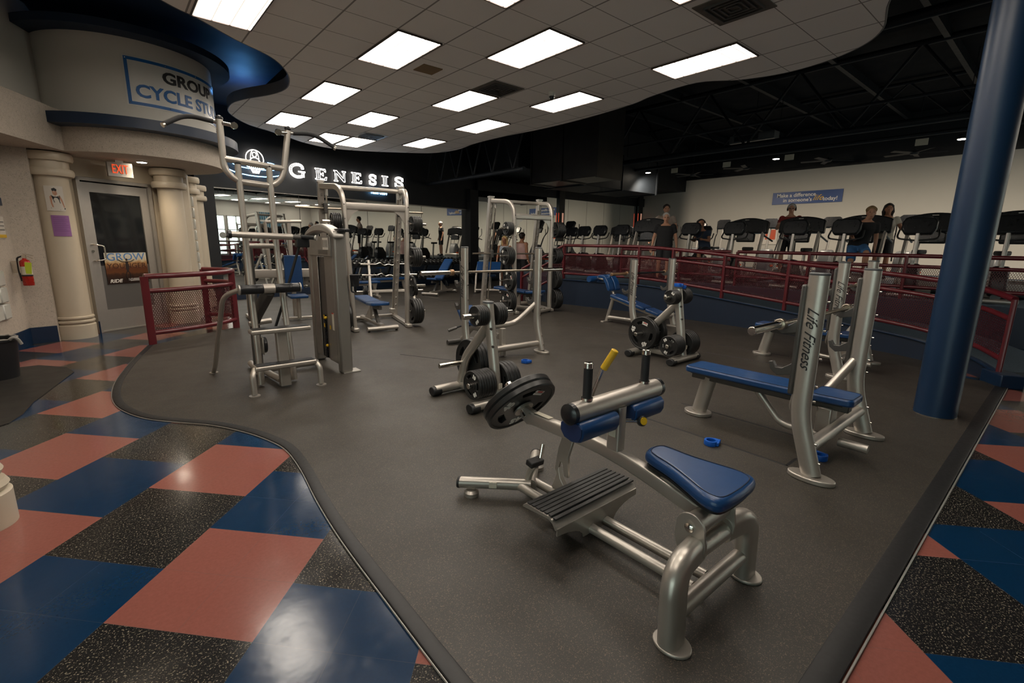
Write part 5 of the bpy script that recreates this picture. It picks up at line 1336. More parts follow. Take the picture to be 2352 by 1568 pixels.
# knee roller and its leg
for x0, x1, nm in ((-0.29, -0.075, 'knee_roller'), (0.03, 0.27, 'knee_roller')):
    MB().lathe([(0.043, x0), (0.047, x0 + 0.01), (0.047, x1 - 0.01), (0.043, x1)], (0, 0.15, 1.0), 'X', 26).build(nm, 'plastic', t, ang=50)
MB().lathe([(0.049, -0.075), (0.049, 0.03)], (0, 0.15, 1.0), 'X', 26).build('roller_clamp', 'silver', t)
for x in (-0.295, 0.27): MB().lathe([(0.050, x), (0.050, x + 0.012)], (0, 0.15, 1.0), 'X', 26).build('roller_cap', 'alu', t)
MB().sweep(bend([(-0.02, 0.17, 0.97), (-0.10, 0.40, 0.72), (-0.10, 0.55, 0.62)]), rrect(0.085, 0.10, 0.012)).build('roller_arm', 'gun', t)
MB().tube([(-0.28, 0.17, 1.0), (-0.40, 0.35, 0.93), (-0.46, 0.90, 0.10), (-0.47, 1.02, 0.0)], 0.024, 14, 0.18).build('side_leg', 'silver', t)
MB().lathe([(0.045, 0), (0.045, 0.010)], (-0.465, 1.02, 0), n=18).build('foot_plate', 'silver', t)
MB().cyl((-0.16, 0.52, 0.60), (0.06, 0.52, 0.62), 0.030, 16).build('arm_pivot', 'silver', t)
# steps
for (z_, y0, w0) in ((0.60, -0.06, 0.30), (0.255, -0.14, 0.31)):
    MB().box((0.015, y0 + 0.06, z_), (2 * w0 - 0.04, 0.15, 0.045)).build('step', 'silver', t, bev=0.014)
    MB().box((0.015, y0 + 0.06, z_ + 0.024), (2 * w0 - 0.08, 0.12, 0.006)).build('step_tread', 'rubber', t)
MB().sweep([(0.02, 0.0, 0.02), (0.02, 0.02, 0.58)], rrect(0.10, 0.085, 0.012), up=(0, 1, 0)).build('step_post', 'silver', t)
for x, s_ in ((-0.27, -1), (0.29, 1)):
    MB().tube([(x, -0.10, 0.25), (x + s_ * 0.035, -0.16, 0.20), (x + s_ * 0.035, -0.17, 0.02)], 0.027, 14, 0.09).build('step_leg', 'silver', t)
    MB().lathe([(0.05, 0), (0.05, 0.012)], (x + s_ * 0.035, -0.17, 0), n=20).build('foot_plate', 'silver', t)
MB().tube([(-0.10, 0.55, 0.05), (-0.08, 1.05, 0.05)], 0.034, 12).build('base_tube', 'silver', t)
MB().tube([(0.0, 0.05, 0.06), (-0.05, 0.60, 0.06), (0.55, 0.60, 0.06)], 0.034, 12, 0.05).build('base_frame', 'silver', t)
MB().sweep([(-0.10, 0.55, 0.06), (-0.10, 0.55, 1.40)], rrect(0.09, 0.07, 0.012), up=(0, 1, 0)).build('mast', 'gun', t)
b = MB(); b.lathe([(0.085, 0), (0.09, 0.006), (0.09, 0.03), (0.085, 0.036)], n=26); b.move(Matrix.Translation((-0.05, 0.52, 0.36)) @ Matrix.Rotation(PI / 2, 4, 'Y')); b.build('pulley', 'plastic', t)
b = MB().box((-0.06, 0.50, 0.36), (0.014, 0.15, 0.19)); b.build('pulley_bracket', 'silver', t, bev=0.03)
# weight tower: wide face towards -x
Y0, Y1, X0, X1 = 0.12, 1.02, 0.65, 0.79
MB().box(((X0 + X1) / 2, Y0 + 0.05, 0.80), (X1 - X0, 0.10, 1.58)).build('tower_column', 'tower', t, bev=0.02)
MB().box(((X0 + X1) / 2 - 0.015, Y1 - 0.06, 0.80), (X1 - X0 - 0.02, 0.12, 1.58)).build('tower_column', 'tower', t, bev=0.02)
sh = MB().box((X0 + 0.035, (Y0 + Y1) / 2, 0.70), (0.03, Y1 - Y0 - 0.20, 1.20)); sh.build('front_shroud', 'gun', t)
MB().box((X0 + 0.008, Y0 + 0.22, 0.72), (0.012, 0.26, 1.24)).build('stack_cover', 'tower', t, bev=0.01)
MB().box((X0 + 0.008, Y1 - 0.22, 0.72), (0.012, 0.19, 1.24)).build('stack_cover', 'tower', t, bev=0.01)
ms = MB()
for q in range(15): ms.box((X0 + 0.02, (Y0 + Y1) / 2 + 0.02, 0.12 + q * 0.035), (0.03, 0.06, 0.030))
ms.build('weight_stack', 'steel_black', t)
MB().box((X0 + 0.0, (Y0 + Y1) / 2 - 0.005, 1.42), (0.03, Y1 - Y0 - 0.18, 0.22)).build('placard', 'tower', t, bev=0.006)
MB().box((X0 - 0.017, Y0 + 0.22, 1.45), (0.003, 0.17, 0.13)).build('placard_print', 'paper_white', t)
b = MB()
for q in range(4): b.box((X0 - 0.020, Y0 + 0.16 + q * 0.04, 1.45), (0.002, 0.010, 0.08))
for q in range(4): b.box((X0 - 0.0165, Y0 + 0.32, 1.375 - q * 0.012), (0.002, 0.30, 0.004))
b.build('placard_figures', 'paint_black', t)
arch = [(Y0 - 0.03 + (Y1 - Y0 + 0.06) * q / 16, 1.555 + 0.115 * math.sin(PI * q / 16) ** 0.8) for q in range(17)] + [(Y1 + 0.03 - (Y1 - Y0 + 0.06) * q / 16, 1.505 + 0.075 * math.sin(PI * q / 16) ** 0.8) for q in range(17)]
b = MB().prism(arch, X0 - 0.02, X1 - 0.03, 'X'); b.build('tower_cap', 'alu', t, bev=0.02, ang=50)
MB().box((X1 - 0.035, Y0 + 0.04, 1.595), (0.13, 0.16, 0.035)).build('cap_clamp', 'plastic', t, bev=0.008)
MB().box((X1 - 0.02, Y0 + 0.055, 0.008), (0.20, 0.16, 0.012)).build('base_plate', 'alu', t)
MB().box((X0 + 0.001, Y0 + 0.17, 0.58), (0.003, 0.055, 0.20)).build('warning_label', 'sticker', t)
MB().box((X0 - 0.002, Y0 + 0.17, 0.675), (0.003, 0.055, 0.012)).build('red_band', 'paint_red', t)
for y, z_ in ((Y0 + 0.27, 0.50), (Y0 + 0.46, 0.50), (Y0 + 0.46, 0.60)): MB().box((X0 + 0.0, y, z_), (0.003, 0.035, 0.045)).build('yellow_label', 'yellow', t)
for z_ in (0.60, 0.27): MB().ball((X0 - 0.012, Y0 + 0.37, z_), 0.018).build('selector_knob', 'yellow', t)
t2 = thing('bottle_holder', 'black plastic cup holder clipped to the weight tower side', 'cup holder', (1.25 + X1 + 0.06, 5.10 + Y0 - 0.02, 1.02))
MB().lathe([(0.045, -0.02), (0.052, 0.10), (0.058, 0.11), (0.052, 0.112), (0.044, 0.0), (0.01, -0.01)], n=24).build('cup', 'plastic', t2)
MB().tube([(-0.03, 0.03, 0.0), (-0.03, 0.03, -0.08), (0.0, 0.02, -0.09)], 0.010, 8, 0.02).build('clip_leg', 'plastic', t2); MB().tube([(0.02, 0.03, -0.01), (0.02, 0.03, -0.09)], 0.010, 8).build('clip_leg', 'plastic', t2)

# ================================================================== SMITH RACKS
def smith(label, loc, rz, wb=0.92, wt=1.08, rt=0.70, rb=0.62, yt=0.80, yb=1.12):
    t = thing('smith_machine', label, 'smith machine', loc, rz)
    xb, xt = wb / 2, wt / 2
    for s_ in (-1, 1):
        # front post curving into the top rail towards the back
        pts = bend([(s_ * xb, 0.0, 0.05), (s_ * (xt - 0.01), 0.05, 2.32), (s_ * rt, yt, 2.38)], 0.30, 10)
        MB().sweep(pts, rrect(0.095, 0.072, 0.025), up=(1, 0, 0)).build('front_post', 'silver', t, ang=50)
        MB().sweep([(s_ * (xb - 0.0), -0.06, 0.04), (s_ * rb, yb + 0.05, 0.04)], rrect(0.08, 0.07, 0.015)).build('base_tube', 'silver', t)
        MB().box((s_ * xb, -0.05, 0.035), (0.10, 0.13, 0.07)).build('front_foot', 'silver', t, bev=0.018)
        # slotted rear upright
        MB().sweep([(s_ * rb, yb, 0.05), (s_ * rt, yt, 2.45)], rrect(0.11, 0.09, 0.012), up=(1, 0, 0)).build('rear_upright', 'silver', t)
        MB().box((s_ * rt, yt, 2.46), (0.12, 0.11, 0.03)).build('upright_cap', 'alu', t)
        b = MB(); d = Vector((s_ * (rt - rb), yt - yb, 2.40)); o_ = Vector((s_ * rb, yb, 0.05))
        for q in range(15):
            p = o_ + d * ((q + 1.3) / 17.0)
            b.prism([(-0.045, 0.0), (-0.095, 0.015), (-0.11, 0.05), (-0.095, 0.05), (-0.075, 0.035), (-0.045, 0.07)], -0.008, 0.008, 'X')
            for v in b.v[-12:]: v += p
        b.build('notch_strip', 'alu', t)
        MB().sweep([o_ + d * 0.06 + Vector((-s_ * 0.07, -0.10, 0)), o_ + d * 0.95 + Vector((-s_ * 0.07, -0.10, 0))], circ(0.016, 12)).build('guide_rod', 'chrome', t)
        MB().box(o_ + d * 0.045 + Vector((-s_ * 0.07, -0.07, 0)), (0.09, 0.12, 0.09)).build('rod_block', 'silver', t, bev=0.01)
        MB().cyl(o_ + d * 0.93 + Vector((-s_ * 0.07, -0.10, -0.06)), o_ + d * 0.93 + Vector((-s_ * 0.07, -0.10, 0.06)), 0.03, 14).build('rod_cap', 'alu', t)
        b = MB(); g = [(s_ * (xt - 0.04), 1.99), (s_ * (xt - 0.27), 1.985), (s_ * (xt - 0.15), 1.91), (s_ * (xt - 0.07), 1.78), (s_ * (xt - 0.05), 1.68), (s_ * (xt - 0.03), 1.68)]
        b.prism(g if s_ > 0 else g[::-1], 0.03, 0.045, 'Y'); b.build('corner_gusset', 'silver', t)
        for z_ in (1.78, 1.22, 0.72, 0.27):
            MB().cyl((s_ * (xb + 0.04 + (xt - xb) * z_ / 2.2), 0.03 if z_ < 1.9 else 0.05, z_), (s_ * (xb + 0.34 + (xt - xb) * z_ / 2.2), 0.03, z_), 0.022, 14).build('storage_peg', 'chrome', t, bev=0.003)
        for z_ in (2.05, 1.83, 1.62, 0.2): MB().cyl((s_ * (xt - 0.01), -0.012, z_), (s_ * (xt - 0.01), -0.024, z_), 0.009, 10).build('bolt', 'gun', t)
    MB().sweep([(-xt + 0.0, 0.045, 2.03), (xt - 0.0, 0.045, 2.03)], rrect(0.07, 0.11, 0.02)).build('front_beam', 'silver', t, ang=50)
    MB().tube([(-rt, yt, 2.38), (rt, yt, 2.38)], 0.040, 16).build('top_beam', 'silver', t)
    MB().sweep([(-rb, yb + 0.02, 0.05), (rb, yb + 0.02, 0.05)], rrect(0.06, 0.06, 0.012)).build('rear_base', 'silver', t)
    MB().box((-xb - 0.055, 0.0, 1.22), (0.004, 0.05, 0.11)).build('warning_label', 'sticker', t)
    return t
def smith_bar(label, loc, rz, z_, wt=1.08):
    t = thing('smith_bar', label, 'barbell', (loc[0], loc[1], z_), rz)
    MB().cyl((-wt / 2 - 0.42, 0, 0), (wt / 2 + 0.42, 0, 0), 0.018, 16).build('bar', 'steel_worn', t)
    for s_ in (-1, 1): MB().box((s_ * (wt / 2 - 0.055), 0, 0), (0.06, 0.09, 0.17)).build('bar_carriage', 'gun', t, bev=0.01)
    return t
def rack_plates(loc, rz, spec, where, wb, wt):
    Rm = Matrix.Rotation(rz, 3, 'Z'); O = Vector(loc)
    for (s_, z_, k, n_) in spec:
        x = s_ * (wb / 2 + 0.065 + (wt - wb) / 2 * z_ / 2.2)
        side = 'left' if s_ < 0 else 'right'; lv = {1.78: 'top', 1.22: 'second', 0.72: 'third', 0.27: 'bottom'}[z_]
        st0 = O + Rm @ Vector((x, 0.03, z_))
        stack(k, st0, Rm @ Vector((s_, 0, 0)), n_, 'on the %s %s peg %s' % (lv, side, where), spin=random.uniform(0, 6))
S1 = (3.51, 7.60, 0.012); R1 = -0.12
smith('large silver smith machine in front of the neon sign wall, left of centre', S1, R1)
smith_bar('bar resting in the left smith machine', Vector(S1) + Matrix.Rotation(R1, 3, 'Z') @ Vector((0, 0.76, 0)), R1, 2.03, 1.40)
rack_plates(S1, R1, [(1, 1.78, '10', 6), (1, 1.22, '25', 4), (1, 0.72, '35', 1), (1, 0.27, '45', 4), (-1, 1.78, '10', 5), (-1, 0.27, '45', 2)], 'of the left smith machine', 0.92, 1.08)
S2 = (7.05, 7.62, 0.012); R2 = -0.17
smith('silver smith machine further right, beside the stair railing', S2, R2, wb=0.90, wt=0.98, rt=0.63, rb=0.64, yt=0.78, yb=1.15)
smith_bar('bar with a stack of plates in the right smith machine', Vector(S2) + Matrix.Rotation(R2, 3, 'Z') @ Vector((0, 0.84, 0)), R2, 1.26, 1.26)
rack_plates(S2, R2, [(1, 1.78, '25', 5), (1, 1.22, '25', 4), (1, 0.72, '45', 3), (1, 0.27, '45', 4), (-1, 1.78, '10', 5), (-1, 1.22, '35', 4), (-1, 0.72, '45', 2), (-1, 0.27, '45', 3)], 'of the right smith machine', 0.90, 0.98)

# ================================================================== ADJUSTABLE AND FLAT BENCHES
def adj_bench(label, loc, rz, back=8, seat_t=6):
    t = thing('adjustable_bench', label, 'weight bench', loc, rz)
    MB().sweep([(0, -0.55, 0.09), (0, 0.65, 0.09)], rrect(0.07, 0.06, 0.012)).build('base_beam', 'silver', t)
    for y, w_ in ((-0.55, 0.52), (0.65, 0.34)):
        MB().sweep([(-w_ / 2, y, 0.055), (w_ / 2, y, 0.055)], oval(0.09, 0.075, 18)).build('foot_tube', 'silver', t, ang=50)
        for s_ in (-1, 1): MB().lathe([(0.03, -0.015), (0.03, 0.015)], (s_ * w_ / 2 * 0.9, y, 0.03), 'X', 16).build('wheel', 'rubber', t)
    MB().sweep(bend([(0, -0.35, 0.10), (0, -0.10, 0.36), (0, -0.45, 0.38)]), rrect(0.06, 0.06, 0.01)).build('seat_frame', 'gun', t)
    b = MB(); b.prism([(0.05, 0.10), (0.40, 0.10), (0.34, 0.16), (0.28, 0.17), (0.22, 0.25), (0.16, 0.26), (0.05, 0.38)], -0.02, 0.02, 'X'); b.build('ladder_plate', 'silver', t)
    pad(t, -0.14, 0.14, 0, 0.82, 0.0, name='back_pad').matrix_local = Matrix.Translation((0, -0.12, 0.46)) @ Matrix.Rotation(math.radians(back), 4, 'X')
    pad(t, -0.16, 0.16, -0.36, 0.0, 0.0, name='seat_pad').matrix_local = Matrix.Translation((0, -0.14, 0.46)) @ Matrix.Rotation(math.radians(-seat_t), 4, 'X')
    MB().sweep([(0, -0.12, 0.39), (0, 0.60 * math.cos(math.radians(back)), 0.385 + 0.60 * math.sin(math.radians(back)))], rrect(0.06, 0.05, 0.01)).build('back_frame', 'gun', t)
    return t
adj_bench('blue adjustable bench set flat inside the left smith machine', (3.50, 7.95, 0.012), R1, 2, 3)
adj_bench('blue adjustable bench lying flat inside the right smith machine', (7.0, 7.9, 0.012), R2 + 0.5, 4, 4)
adj_bench('blue adjustable bench with raised back beside the left smith machine', (7.35, 11.9, 0.012), -1.1, 42, 6)
def flat_bench(label, loc, rz):
    t = thing('flat_bench', label, 'weight bench', loc, rz)
    pad(t, -0.14, 0.14, -0.58, 0.58, 0.44)
    MB().sweep([(0, -0.5, 0.35), (0, 0.5, 0.35)], rrect(0.07, 0.06, 0.01)).build('bench_rail', 'silver', t)
    for y in (-0.42, 0.42):
        MB().sweep([(0, y, 0.34), (0, y * 1.2, 0.04)], oval(0.10, 0.08, 18), up=(0, 1, 0)).build('leg', 'silver', t)
        MB().sweep([(-0.22, y * 1.2, 0.04), (0.22, y * 1.2, 0.04)], oval(0.08, 0.07, 16)).build('foot_tube', 'silver', t)
    return t
flat_bench('blue flat bench in front of the dumbbell rack left of the smith post', (5.0, 12.2, 0.012), 1.45)
flat_bench('blue flat bench by the mirror between the smith machines', (6.3, 13.0, 0.012), 1.6)
# preacher curl bench
t = thing('preacher_bench', 'preacher curl bench with blue arm pad near the middle black pillar', 'weight bench', (8.9, 11.6, 0.012), -0.75)
MB().prism([(-0.30, 0.0), (-0.02, 0.28), (0.02, 0.28), (-0.26, -0.04)], -0.36, 0.36, 'X').move(Matrix.Translation((0, 0, 0.64))).build('arm_pad', 'vinyl', t, bev=0.015)
for s_ in (-1, 1):
    MB().tube([(s_ * 0.33, 0.0, 0.88), (s_ * 0.36, -0.22, 0.62), (s_ * 0.38, -0.38, 0.03)], 0.032, 14, 0.1).build('side_post', 'silver', t)
    MB().tube([(s_ * 0.38, -0.38, 0.04), (s_ * 0.22, 0.42, 0.04)], 0.03, 12).build('base_tube', 'silver', t)
    MB().prism([(-0.22, 0.56), (-0.30, 0.54), (-0.34, 0.60), (-0.32, 0.61), (-0.29, 0.58), (-0.24, 0.62)], s_ * 0.38 - 0.012, s_ * 0.38 + 0.012, 'X').build('bar_hook', 'silver', t)
MB().tube([(-0.38, -0.38, 0.10), (0.38, -0.38, 0.10)], 0.028, 12).build('cross_tube', 'silver', t)
pad(t, -0.17, 0.17, 0.30, 0.62, 0.50, name='seat_pad')
MB().tube([(0, 0.46, 0.44), (0, 0.46, 0.05)], 0.035, 12).build('seat_post', 'silver', t)
MB().tube([(-0.25, 0.46, 0.04), (0.25, 0.46, 0.04)], 0.03, 12).build('foot_tube', 'silver', t)

# fixed barbell A-frame rack with curl bars
t = thing('curl_bar_rack', 'white A-frame rack holding curl bars between the smith machine posts', 'barbell rack', (5.25, 10.8, 0.012), -0.25)
for s_ in (-1, 1):
    MB().sweep([(s_ * 0.52, -0.34, 0.02), (s_ * 0.46, 0.22, 1.02)], rrect(0.07, 0.05, 0.01), up=(1, 0, 0)).build('side_post', 'white_steel', t)
    MB().sweep([(s_ * 0.46, 0.34, 0.02), (s_ * 0.46, 0.12, 0.82)], rrect(0.05, 0.05, 0.01), up=(1, 0, 0)).build('rear_post', 'white_steel', t)
    MB().cyl((s_ * 0.50, -0.02, 0.30), (s_ * 0.80, -0.02, 0.30), 0.02, 12).build('storage_peg', 'chrome', t)
MB().sweep([(-0.48, -0.02, 0.30), (0.48, -0.02, 0.30)], rrect(0.07, 0.06, 0.01)).build('cross_beam', 'white_steel', t)
Rc = Matrix.Rotation(-0.25, 3, 'Z')
stack('10', Vector((5.25, 10.8, 0.312)) + Rc @ Vector((-0.56, -0.02, 0)), Rc @ Vector((-1, 0, 0)), 3, 'on the left peg of the white curl bar rack')
stack('10', Vector((5.25, 10.8, 0.312)) + Rc @ Vector((0.56, -0.02, 0)), Rc @ Vector((1, 0, 0)), 3, 'on the right peg of the white curl bar rack')
def curl_bar(label, off, z_):
    p = Vector((5.25, 10.8, z_)) + Rc @ Vector((0, off, 0))
    t = thing('curl_bar', label, 'barbell', tuple(p), -0.25)
    P = [(-0.45, 0, 0), (-0.28, 0, 0), (-0.20, 0, 0.04), (-0.10, 0, -0.035), (0.0, 0, 0.0), (0.10, 0, -0.035), (0.20, 0, 0.04), (0.28, 0, 0), (0.45, 0, 0)]
    MB().tube(P, 0.014, 10, 0.03).build('bent_shaft', 'chrome', t)
    for s_ in (-1, 1): MB().cyl((s_ * 0.45, 0, 0), (s_ * 0.66, 0, 0), 0.024, 14).build('sleeve', 'chrome', t)
curl_bar('chrome zigzag curl bar on the white A-frame rack, middle hook', 0.0, 0.70)
curl_bar('second chrome zigzag curl bar near the top of the white A-frame rack', 0.13, 0.95)

# the far part of the room, which the mirror shows
SM = [o for o in bpy.data.objects if o.name == 'smith_machine'][0]
dup(SM, (14.6, -4.6, 0.006), 0.4, 'silver smith machine in the rear of the hall, seen only in the mirror')
AB = [o for o in bpy.data.objects if o.name == 'adjustable_bench'][0]
dup(AB, (17.0, -4.6, 0.006), 1.0, 'blue adjustable bench in the rear of the hall, seen only in the mirror')
# machine seen between the pull-up posts (pectoral fly type)
t = thing('chest_press_machine', 'silver chest machine behind the pull-up machine near the left mirror', 'exercise machine', (2.72, 9.75, 0.012), -0.1)
MB().sweep([(-0.8, 0, 0.86), (0.75, 0, 0.86)], rrect(0.10, 0.16, 0.015)).build('main_beam', 'silver', t)
for x in (-0.78, 0.0, 0.70): MB().sweep([(x, 0.0, 0.03), (x, 0.0, 0.84 if x else 1.85)], rrect(0.07, 0.07, 0.012), up=(0, 1, 0)).build('frame_post', 'silver', t)
MB().tube([(-0.40, -0.02, 1.80), (0.22, -0.02, 1.83)], 0.03, 12).build('top_tube', 'silver', t)
MB().tube([(-0.40, -0.02, 1.80), (-0.38, -0.02, 0.9)], 0.03, 12).build('drop_tube', 'silver', t)
for x in (-0.78, 0.70): MB().sweep([(x, -0.5, 0.04), (x, 0.5, 0.04)], rrect(0.07, 0.06, 0.012)).build('floor_tube', 'silver', t)
MB().sweep([(-0.30, -0.35, 0.04), (0.5, -0.35, 0.04)], rrect(0.06, 0.05, 0.012)).build('floor_tube', 'silver', t)
pad(t, -0.16, 0.16, -0.55, -0.20, 0.48, name='seat_pad')
MB().tube([(0, -0.38, 0.43), (0, -0.38, 0.05)], 0.035, 12).build('seat_post', 'silver', t)
MB().prism([(-0.16, 0.55), (0.16, 0.55), (0.15, 1.2), (-0.15, 1.2)], -0.12, -0.06, 'Y').build('back_pad', 'vinyl', t, bev=0.015)

# ================================================================== DUMBBELL RACKS
def db_rack(label, s0, s1):
    c = onw1((s0 + s1) / 2, 0.012, 0.42); L = s1 - s0
    t = thing('dumbbell_rack', label, 'dumbbell rack', tuple(c), A1)
    for (z_, y) in ((0.28, -0.16), (0.74, 0.05)):
        MB().box((0, y - 0.07, z_), (L, 0.03, 0.06)).build('front_rail', 'steel_black', t); MB().box((0, y + 0.12, z_ + 0.06), (L, 0.03, 0.06)).build('rear_rail', 'steel_black', t)
    for x in (-L / 2 + 0.05, 0, L / 2 - 0.05):
        MB().sweep([(x, -0.25, 0.02), (x, 0.24, 0.86)], rrect(0.09, 0.05, 0.01), up=(1, 0, 0)).build('side_frame', 'steel_black', t)
        MB().box((x, 0.0, 0.03), (0.06, 0.6, 0.06)).build('foot', 'steel_black', t)
    return t
db_rack('black two tier dumbbell rack along the mirror, seen through the smith machine', 2.9, 5.6)
db_rack('black two tier dumbbell rack along the mirror right of the left smith machine', 5.8, 8.5)
M['db_head'] = mat('dumbbell_rubber', (0.03, 0.03, 0.03), 0.28, 0.1, 0.1, 20)
def db_mesh(r):
    return [MB().lathe([(r - 0.01, -0.035), (r, -0.028), (r, 0.028), (r - 0.01, 0.035)], (0, s_ * 0.095, 0), 'Y', 14) for s_ in (-1, 1)]
d0 = thing('dumbbell', 'black dumbbell', 'dumbbell')
[q.build('weight_head', 'db_head', d0) for q in db_mesh(0.062)]; MB().cyl((0, -0.10, 0), (0, 0.10, 0), 0.016, 10).build('handle', 'chrome', d0)
first = True
for (s0, s1, nm) in ((2.95, 5.55, 'left'), (5.85, 8.45, 'right')):
    n = 15
    for tier, (z_, y) in enumerate(((0.28, -0.16), (0.74, 0.05))):
        for k in range(n):
            s_ = s0 + (s1 - s0) * (k + 0.5) / n
            p = onw1(s_, z_ + 0.012 + 0.03 + 0.066, 0.42 - y)
            lb = 'black dumbbell on the %s tier of the %s dumbbell rack by the mirror' % (('lower', 'upper')[tier], nm)
            g = '%s tier dumbbells of the %s rack' % (('lower', 'upper')[tier], nm)
            if first: d0.location = p; d0.rotation_euler = (0.28, 0, A1); d0['label'] = lb; d0['group'] = g; first = False
            else: dup(d0, p, rot=(0.28, 0, A1), label=lb, group=g)
# ================================================================== CARDIO MACHINES (local +x faces the viewer side, -u after rotation)
def arch_poly(w_, h_, rise, n=14):
    P = [(-w_ / 2, 0), (w_ / 2, 0)]
    for k in range(n + 1):
        x = w_ / 2 - w_ * k / n; P.append((x, h_ - rise * (2 * x / w_) ** 2))
    return P
def treadmill():
    t = thing('treadmill', 'x', 'treadmill')
    MB().box((-0.55, 0, 0.10), (1.9, 0.80, 0.16)).build('deck', 'plastic_grey', t, bev=0.02)
    MB().box((-0.60, 0, 0.185), (1.75, 0.52, 0.012)).build('belt', 'rubber', t)
    MB().box((0.42, 0, 0.20), (0.42, 0.78, 0.26)).build('motor_cover', 'silver', t, bev=0.06)
    for s_ in (-1, 1):
        MB().sweep([(0.50, s_ * 0.40, 0.15), (0.16, s_ * 0.40, 1.24)], oval(0.10, 0.075, 18), up=(0, 1, 0)).build('upright', 'silver', t, ang=50)
        MB().tube([(0.18, s_ * 0.42, 1.16), (-0.40, s_ * 0.42, 1.02)], 0.022, 10).build('arm_rail', 'plastic', t)
    b = MB().prism(arch_poly(1.0, 0.40, 0.10), -0.06, 0.08, 'X'); b.move(Matrix.Translation((0.14, 0, 1.20)) @ Matrix.Rotation(-0.25, 4, 'Y'))
    b.build('console', 'plastic', t, bev=0.03, ang=50)
    MB().prism(arch_poly(0.46, 0.26, 0.05), 0, 0.10, 'X').move(Matrix.Translation((0.18, 0, 0.98)) @ Matrix.Rotation(-0.1, 4, 'Y')).build('console_hood', 'plastic', t, bev=0.03)
    MB().box((0.235, 0.0, 1.545), (0.02, 0.10, 0.012)).build('badge', 'alu', t)
    return t
def bike():
    t = thing('exercise_bike', 'x', 'exercise bike')
    MB().sweep([(-0.75, 0, 0.10), (0.35, 0, 0.10)], rrect(0.12, 0.10, 0.03)).build('base_beam', 'plastic_grey', t)
    for x in (-0.75, 0.35): MB().sweep([(x, -0.28, 0.05), (x, 0.28, 0.05)], oval(0.09, 0.08, 16)).build('foot_tube', 'alu', t)
    MB().prism([(-0.25, 0.12), (0.30, 0.12), (0.34, 0.40), (0.22, 0.62), (-0.05, 0.60), (-0.25, 0.35)], -0.11, 0.11, 'Y').build('drive_cover', 'plastic', t, bev=0.04)
    MB().sweep([(0.20, 0, 0.50), (0.12, 0, 1.15)], rrect(0.10, 0.06, 0.012), up=(0, 1, 0)).build('console_post', 'alu', t)
    MB().prism([(-0.25, 0.02), (-0.19, -0.08), (0.19, -0.08), (0.25, 0.02), (0.25, 0.16), (0.19, 0.24), (-0.19, 0.24), (-0.25, 0.16)], -0.05, 0.06, 'X').move(Matrix.Translation((0.10, 0, 1.20)) @ Matrix.Rotation(-0.3, 4, 'Y')).build('console', 'plastic', t, bev=0.03, ang=50)
    MB().tube([(0.0, -0.28, 1.22), (0.12, -0.30, 1.06), (0.16, 0, 1.02), (0.12, 0.30, 1.06), (0.0, 0.28, 1.22)], 0.016, 10, 0.08).build('handlebar', 'rubber', t)
    MB().sweep([(-0.55, 0, 0.12), (-0.62, 0, 0.78)], rrect(0.08, 0.05, 0.012), up=(0, 1, 0)).build('seat_post', 'alu', t)
    MB().prism([(-0.16, -0.12), (0.10, -0.05), (0.14, 0.0), (0.10, 0.05), (-0.16, 0.12)], 0.78, 0.86).move(Matrix.Translation((-0.60, 0, 0))).build('saddle', 'rubber', t, bev=0.02)
    return t
def elliptical():
    t = thing('elliptical_trainer', 'x', 'elliptical trainer')
    MB().sweep([(-1.2, 0, 0.08), (0.4, 0, 0.08)], rrect(0.12, 0.08, 0.02)).build('base_beam', 'alu', t)
    MB().prism([(-0.2, 0.10), (0.45, 0.10), (0.45, 0.50), (0.30, 0.80), (0.10, 0.82), (-0.15, 0.50)], -0.16, 0.16, 'Y').build('drive_cover', 'plastic_grey', t, bev=0.05)
    MB().sweep([(0.25, 0, 0.75), (0.10, 0, 1.45)], oval(0.09, 0.07, 16), up=(0, 1, 0)).build('console_post', 'alu', t)
    MB().prism([(-0.20, -0.10), (0.20, -0.10), (0.24, 0.16), (0.17, 0.22), (-0.17, 0.22), (-0.24, 0.16)], -0.04, 0.05, 'X').move(Matrix.Translation((0.08, 0, 1.52)) @ Matrix.Rotation(-0.35, 4, 'Y')).build('console', 'plastic', t, bev=0.02)
    for s_ in (-1, 1):
        MB().tube([(0.25, s_ * 0.22, 0.55), (0.05, s_ * 0.28, 1.15), (-0.12, s_ * 0.30, 1.30), (-0.10, s_ * 0.30, 1.62)], 0.018, 10, 0.1).build('swing_arm', 'plastic', t)
        MB().sweep([(0.22, s_ * 0.19, 0.30), (-1.05, s_ * 0.19, 0.24)], rrect(0.05, 0.05, 0.01)).build('link_arm', 'orange', t)
        MB().box((-0.55, s_ * 0.19, 0.32), (0.40, 0.14, 0.05)).build('pedal', 'rubber', t)
    MB().sweep([(-1.15, -0.3, 0.04), (-1.15, 0.3, 0.04)], oval(0.08, 0.07, 14)).build('foot_tube', 'alu', t)
    return t
FP = 0.626
def row(fn, items):
    base = None
    for (u_, w_, lb, *r_) in items:
        a = PI + (r_[0] if r_ else 0.0)
        if base is None: base = fn(); base.location = (u_, w_, FP); base.rotation_euler = (0, 0, a); base['label'] = lb
        else: dup(base, (u_, w_, FP), a, lb)
row(treadmill, [(13.05, 5.75, 'treadmill with a wide arched console, leftmost of the big ones behind the ramp'), (13.05, 4.48, 'treadmill below the blue wall banner, where the man in red trains behind'), (13.05, 3.22, 'treadmill behind the person with short hair leaning forward'),
    (13.05, 2.03, 'treadmill just left of the blue column'), (13.05, 0.83, 'treadmill right of the blue column at the picture edge'), (13.05, -0.40, 'treadmill beyond the right picture edge'),
    (11.68, 7.80, 'treadmill under the man in the tan shirt'), (14.3, 9.7, 'treadmill in the back group left of the man in tan'), (15.2, 11.4, 'treadmill nearest the mirror corner')])
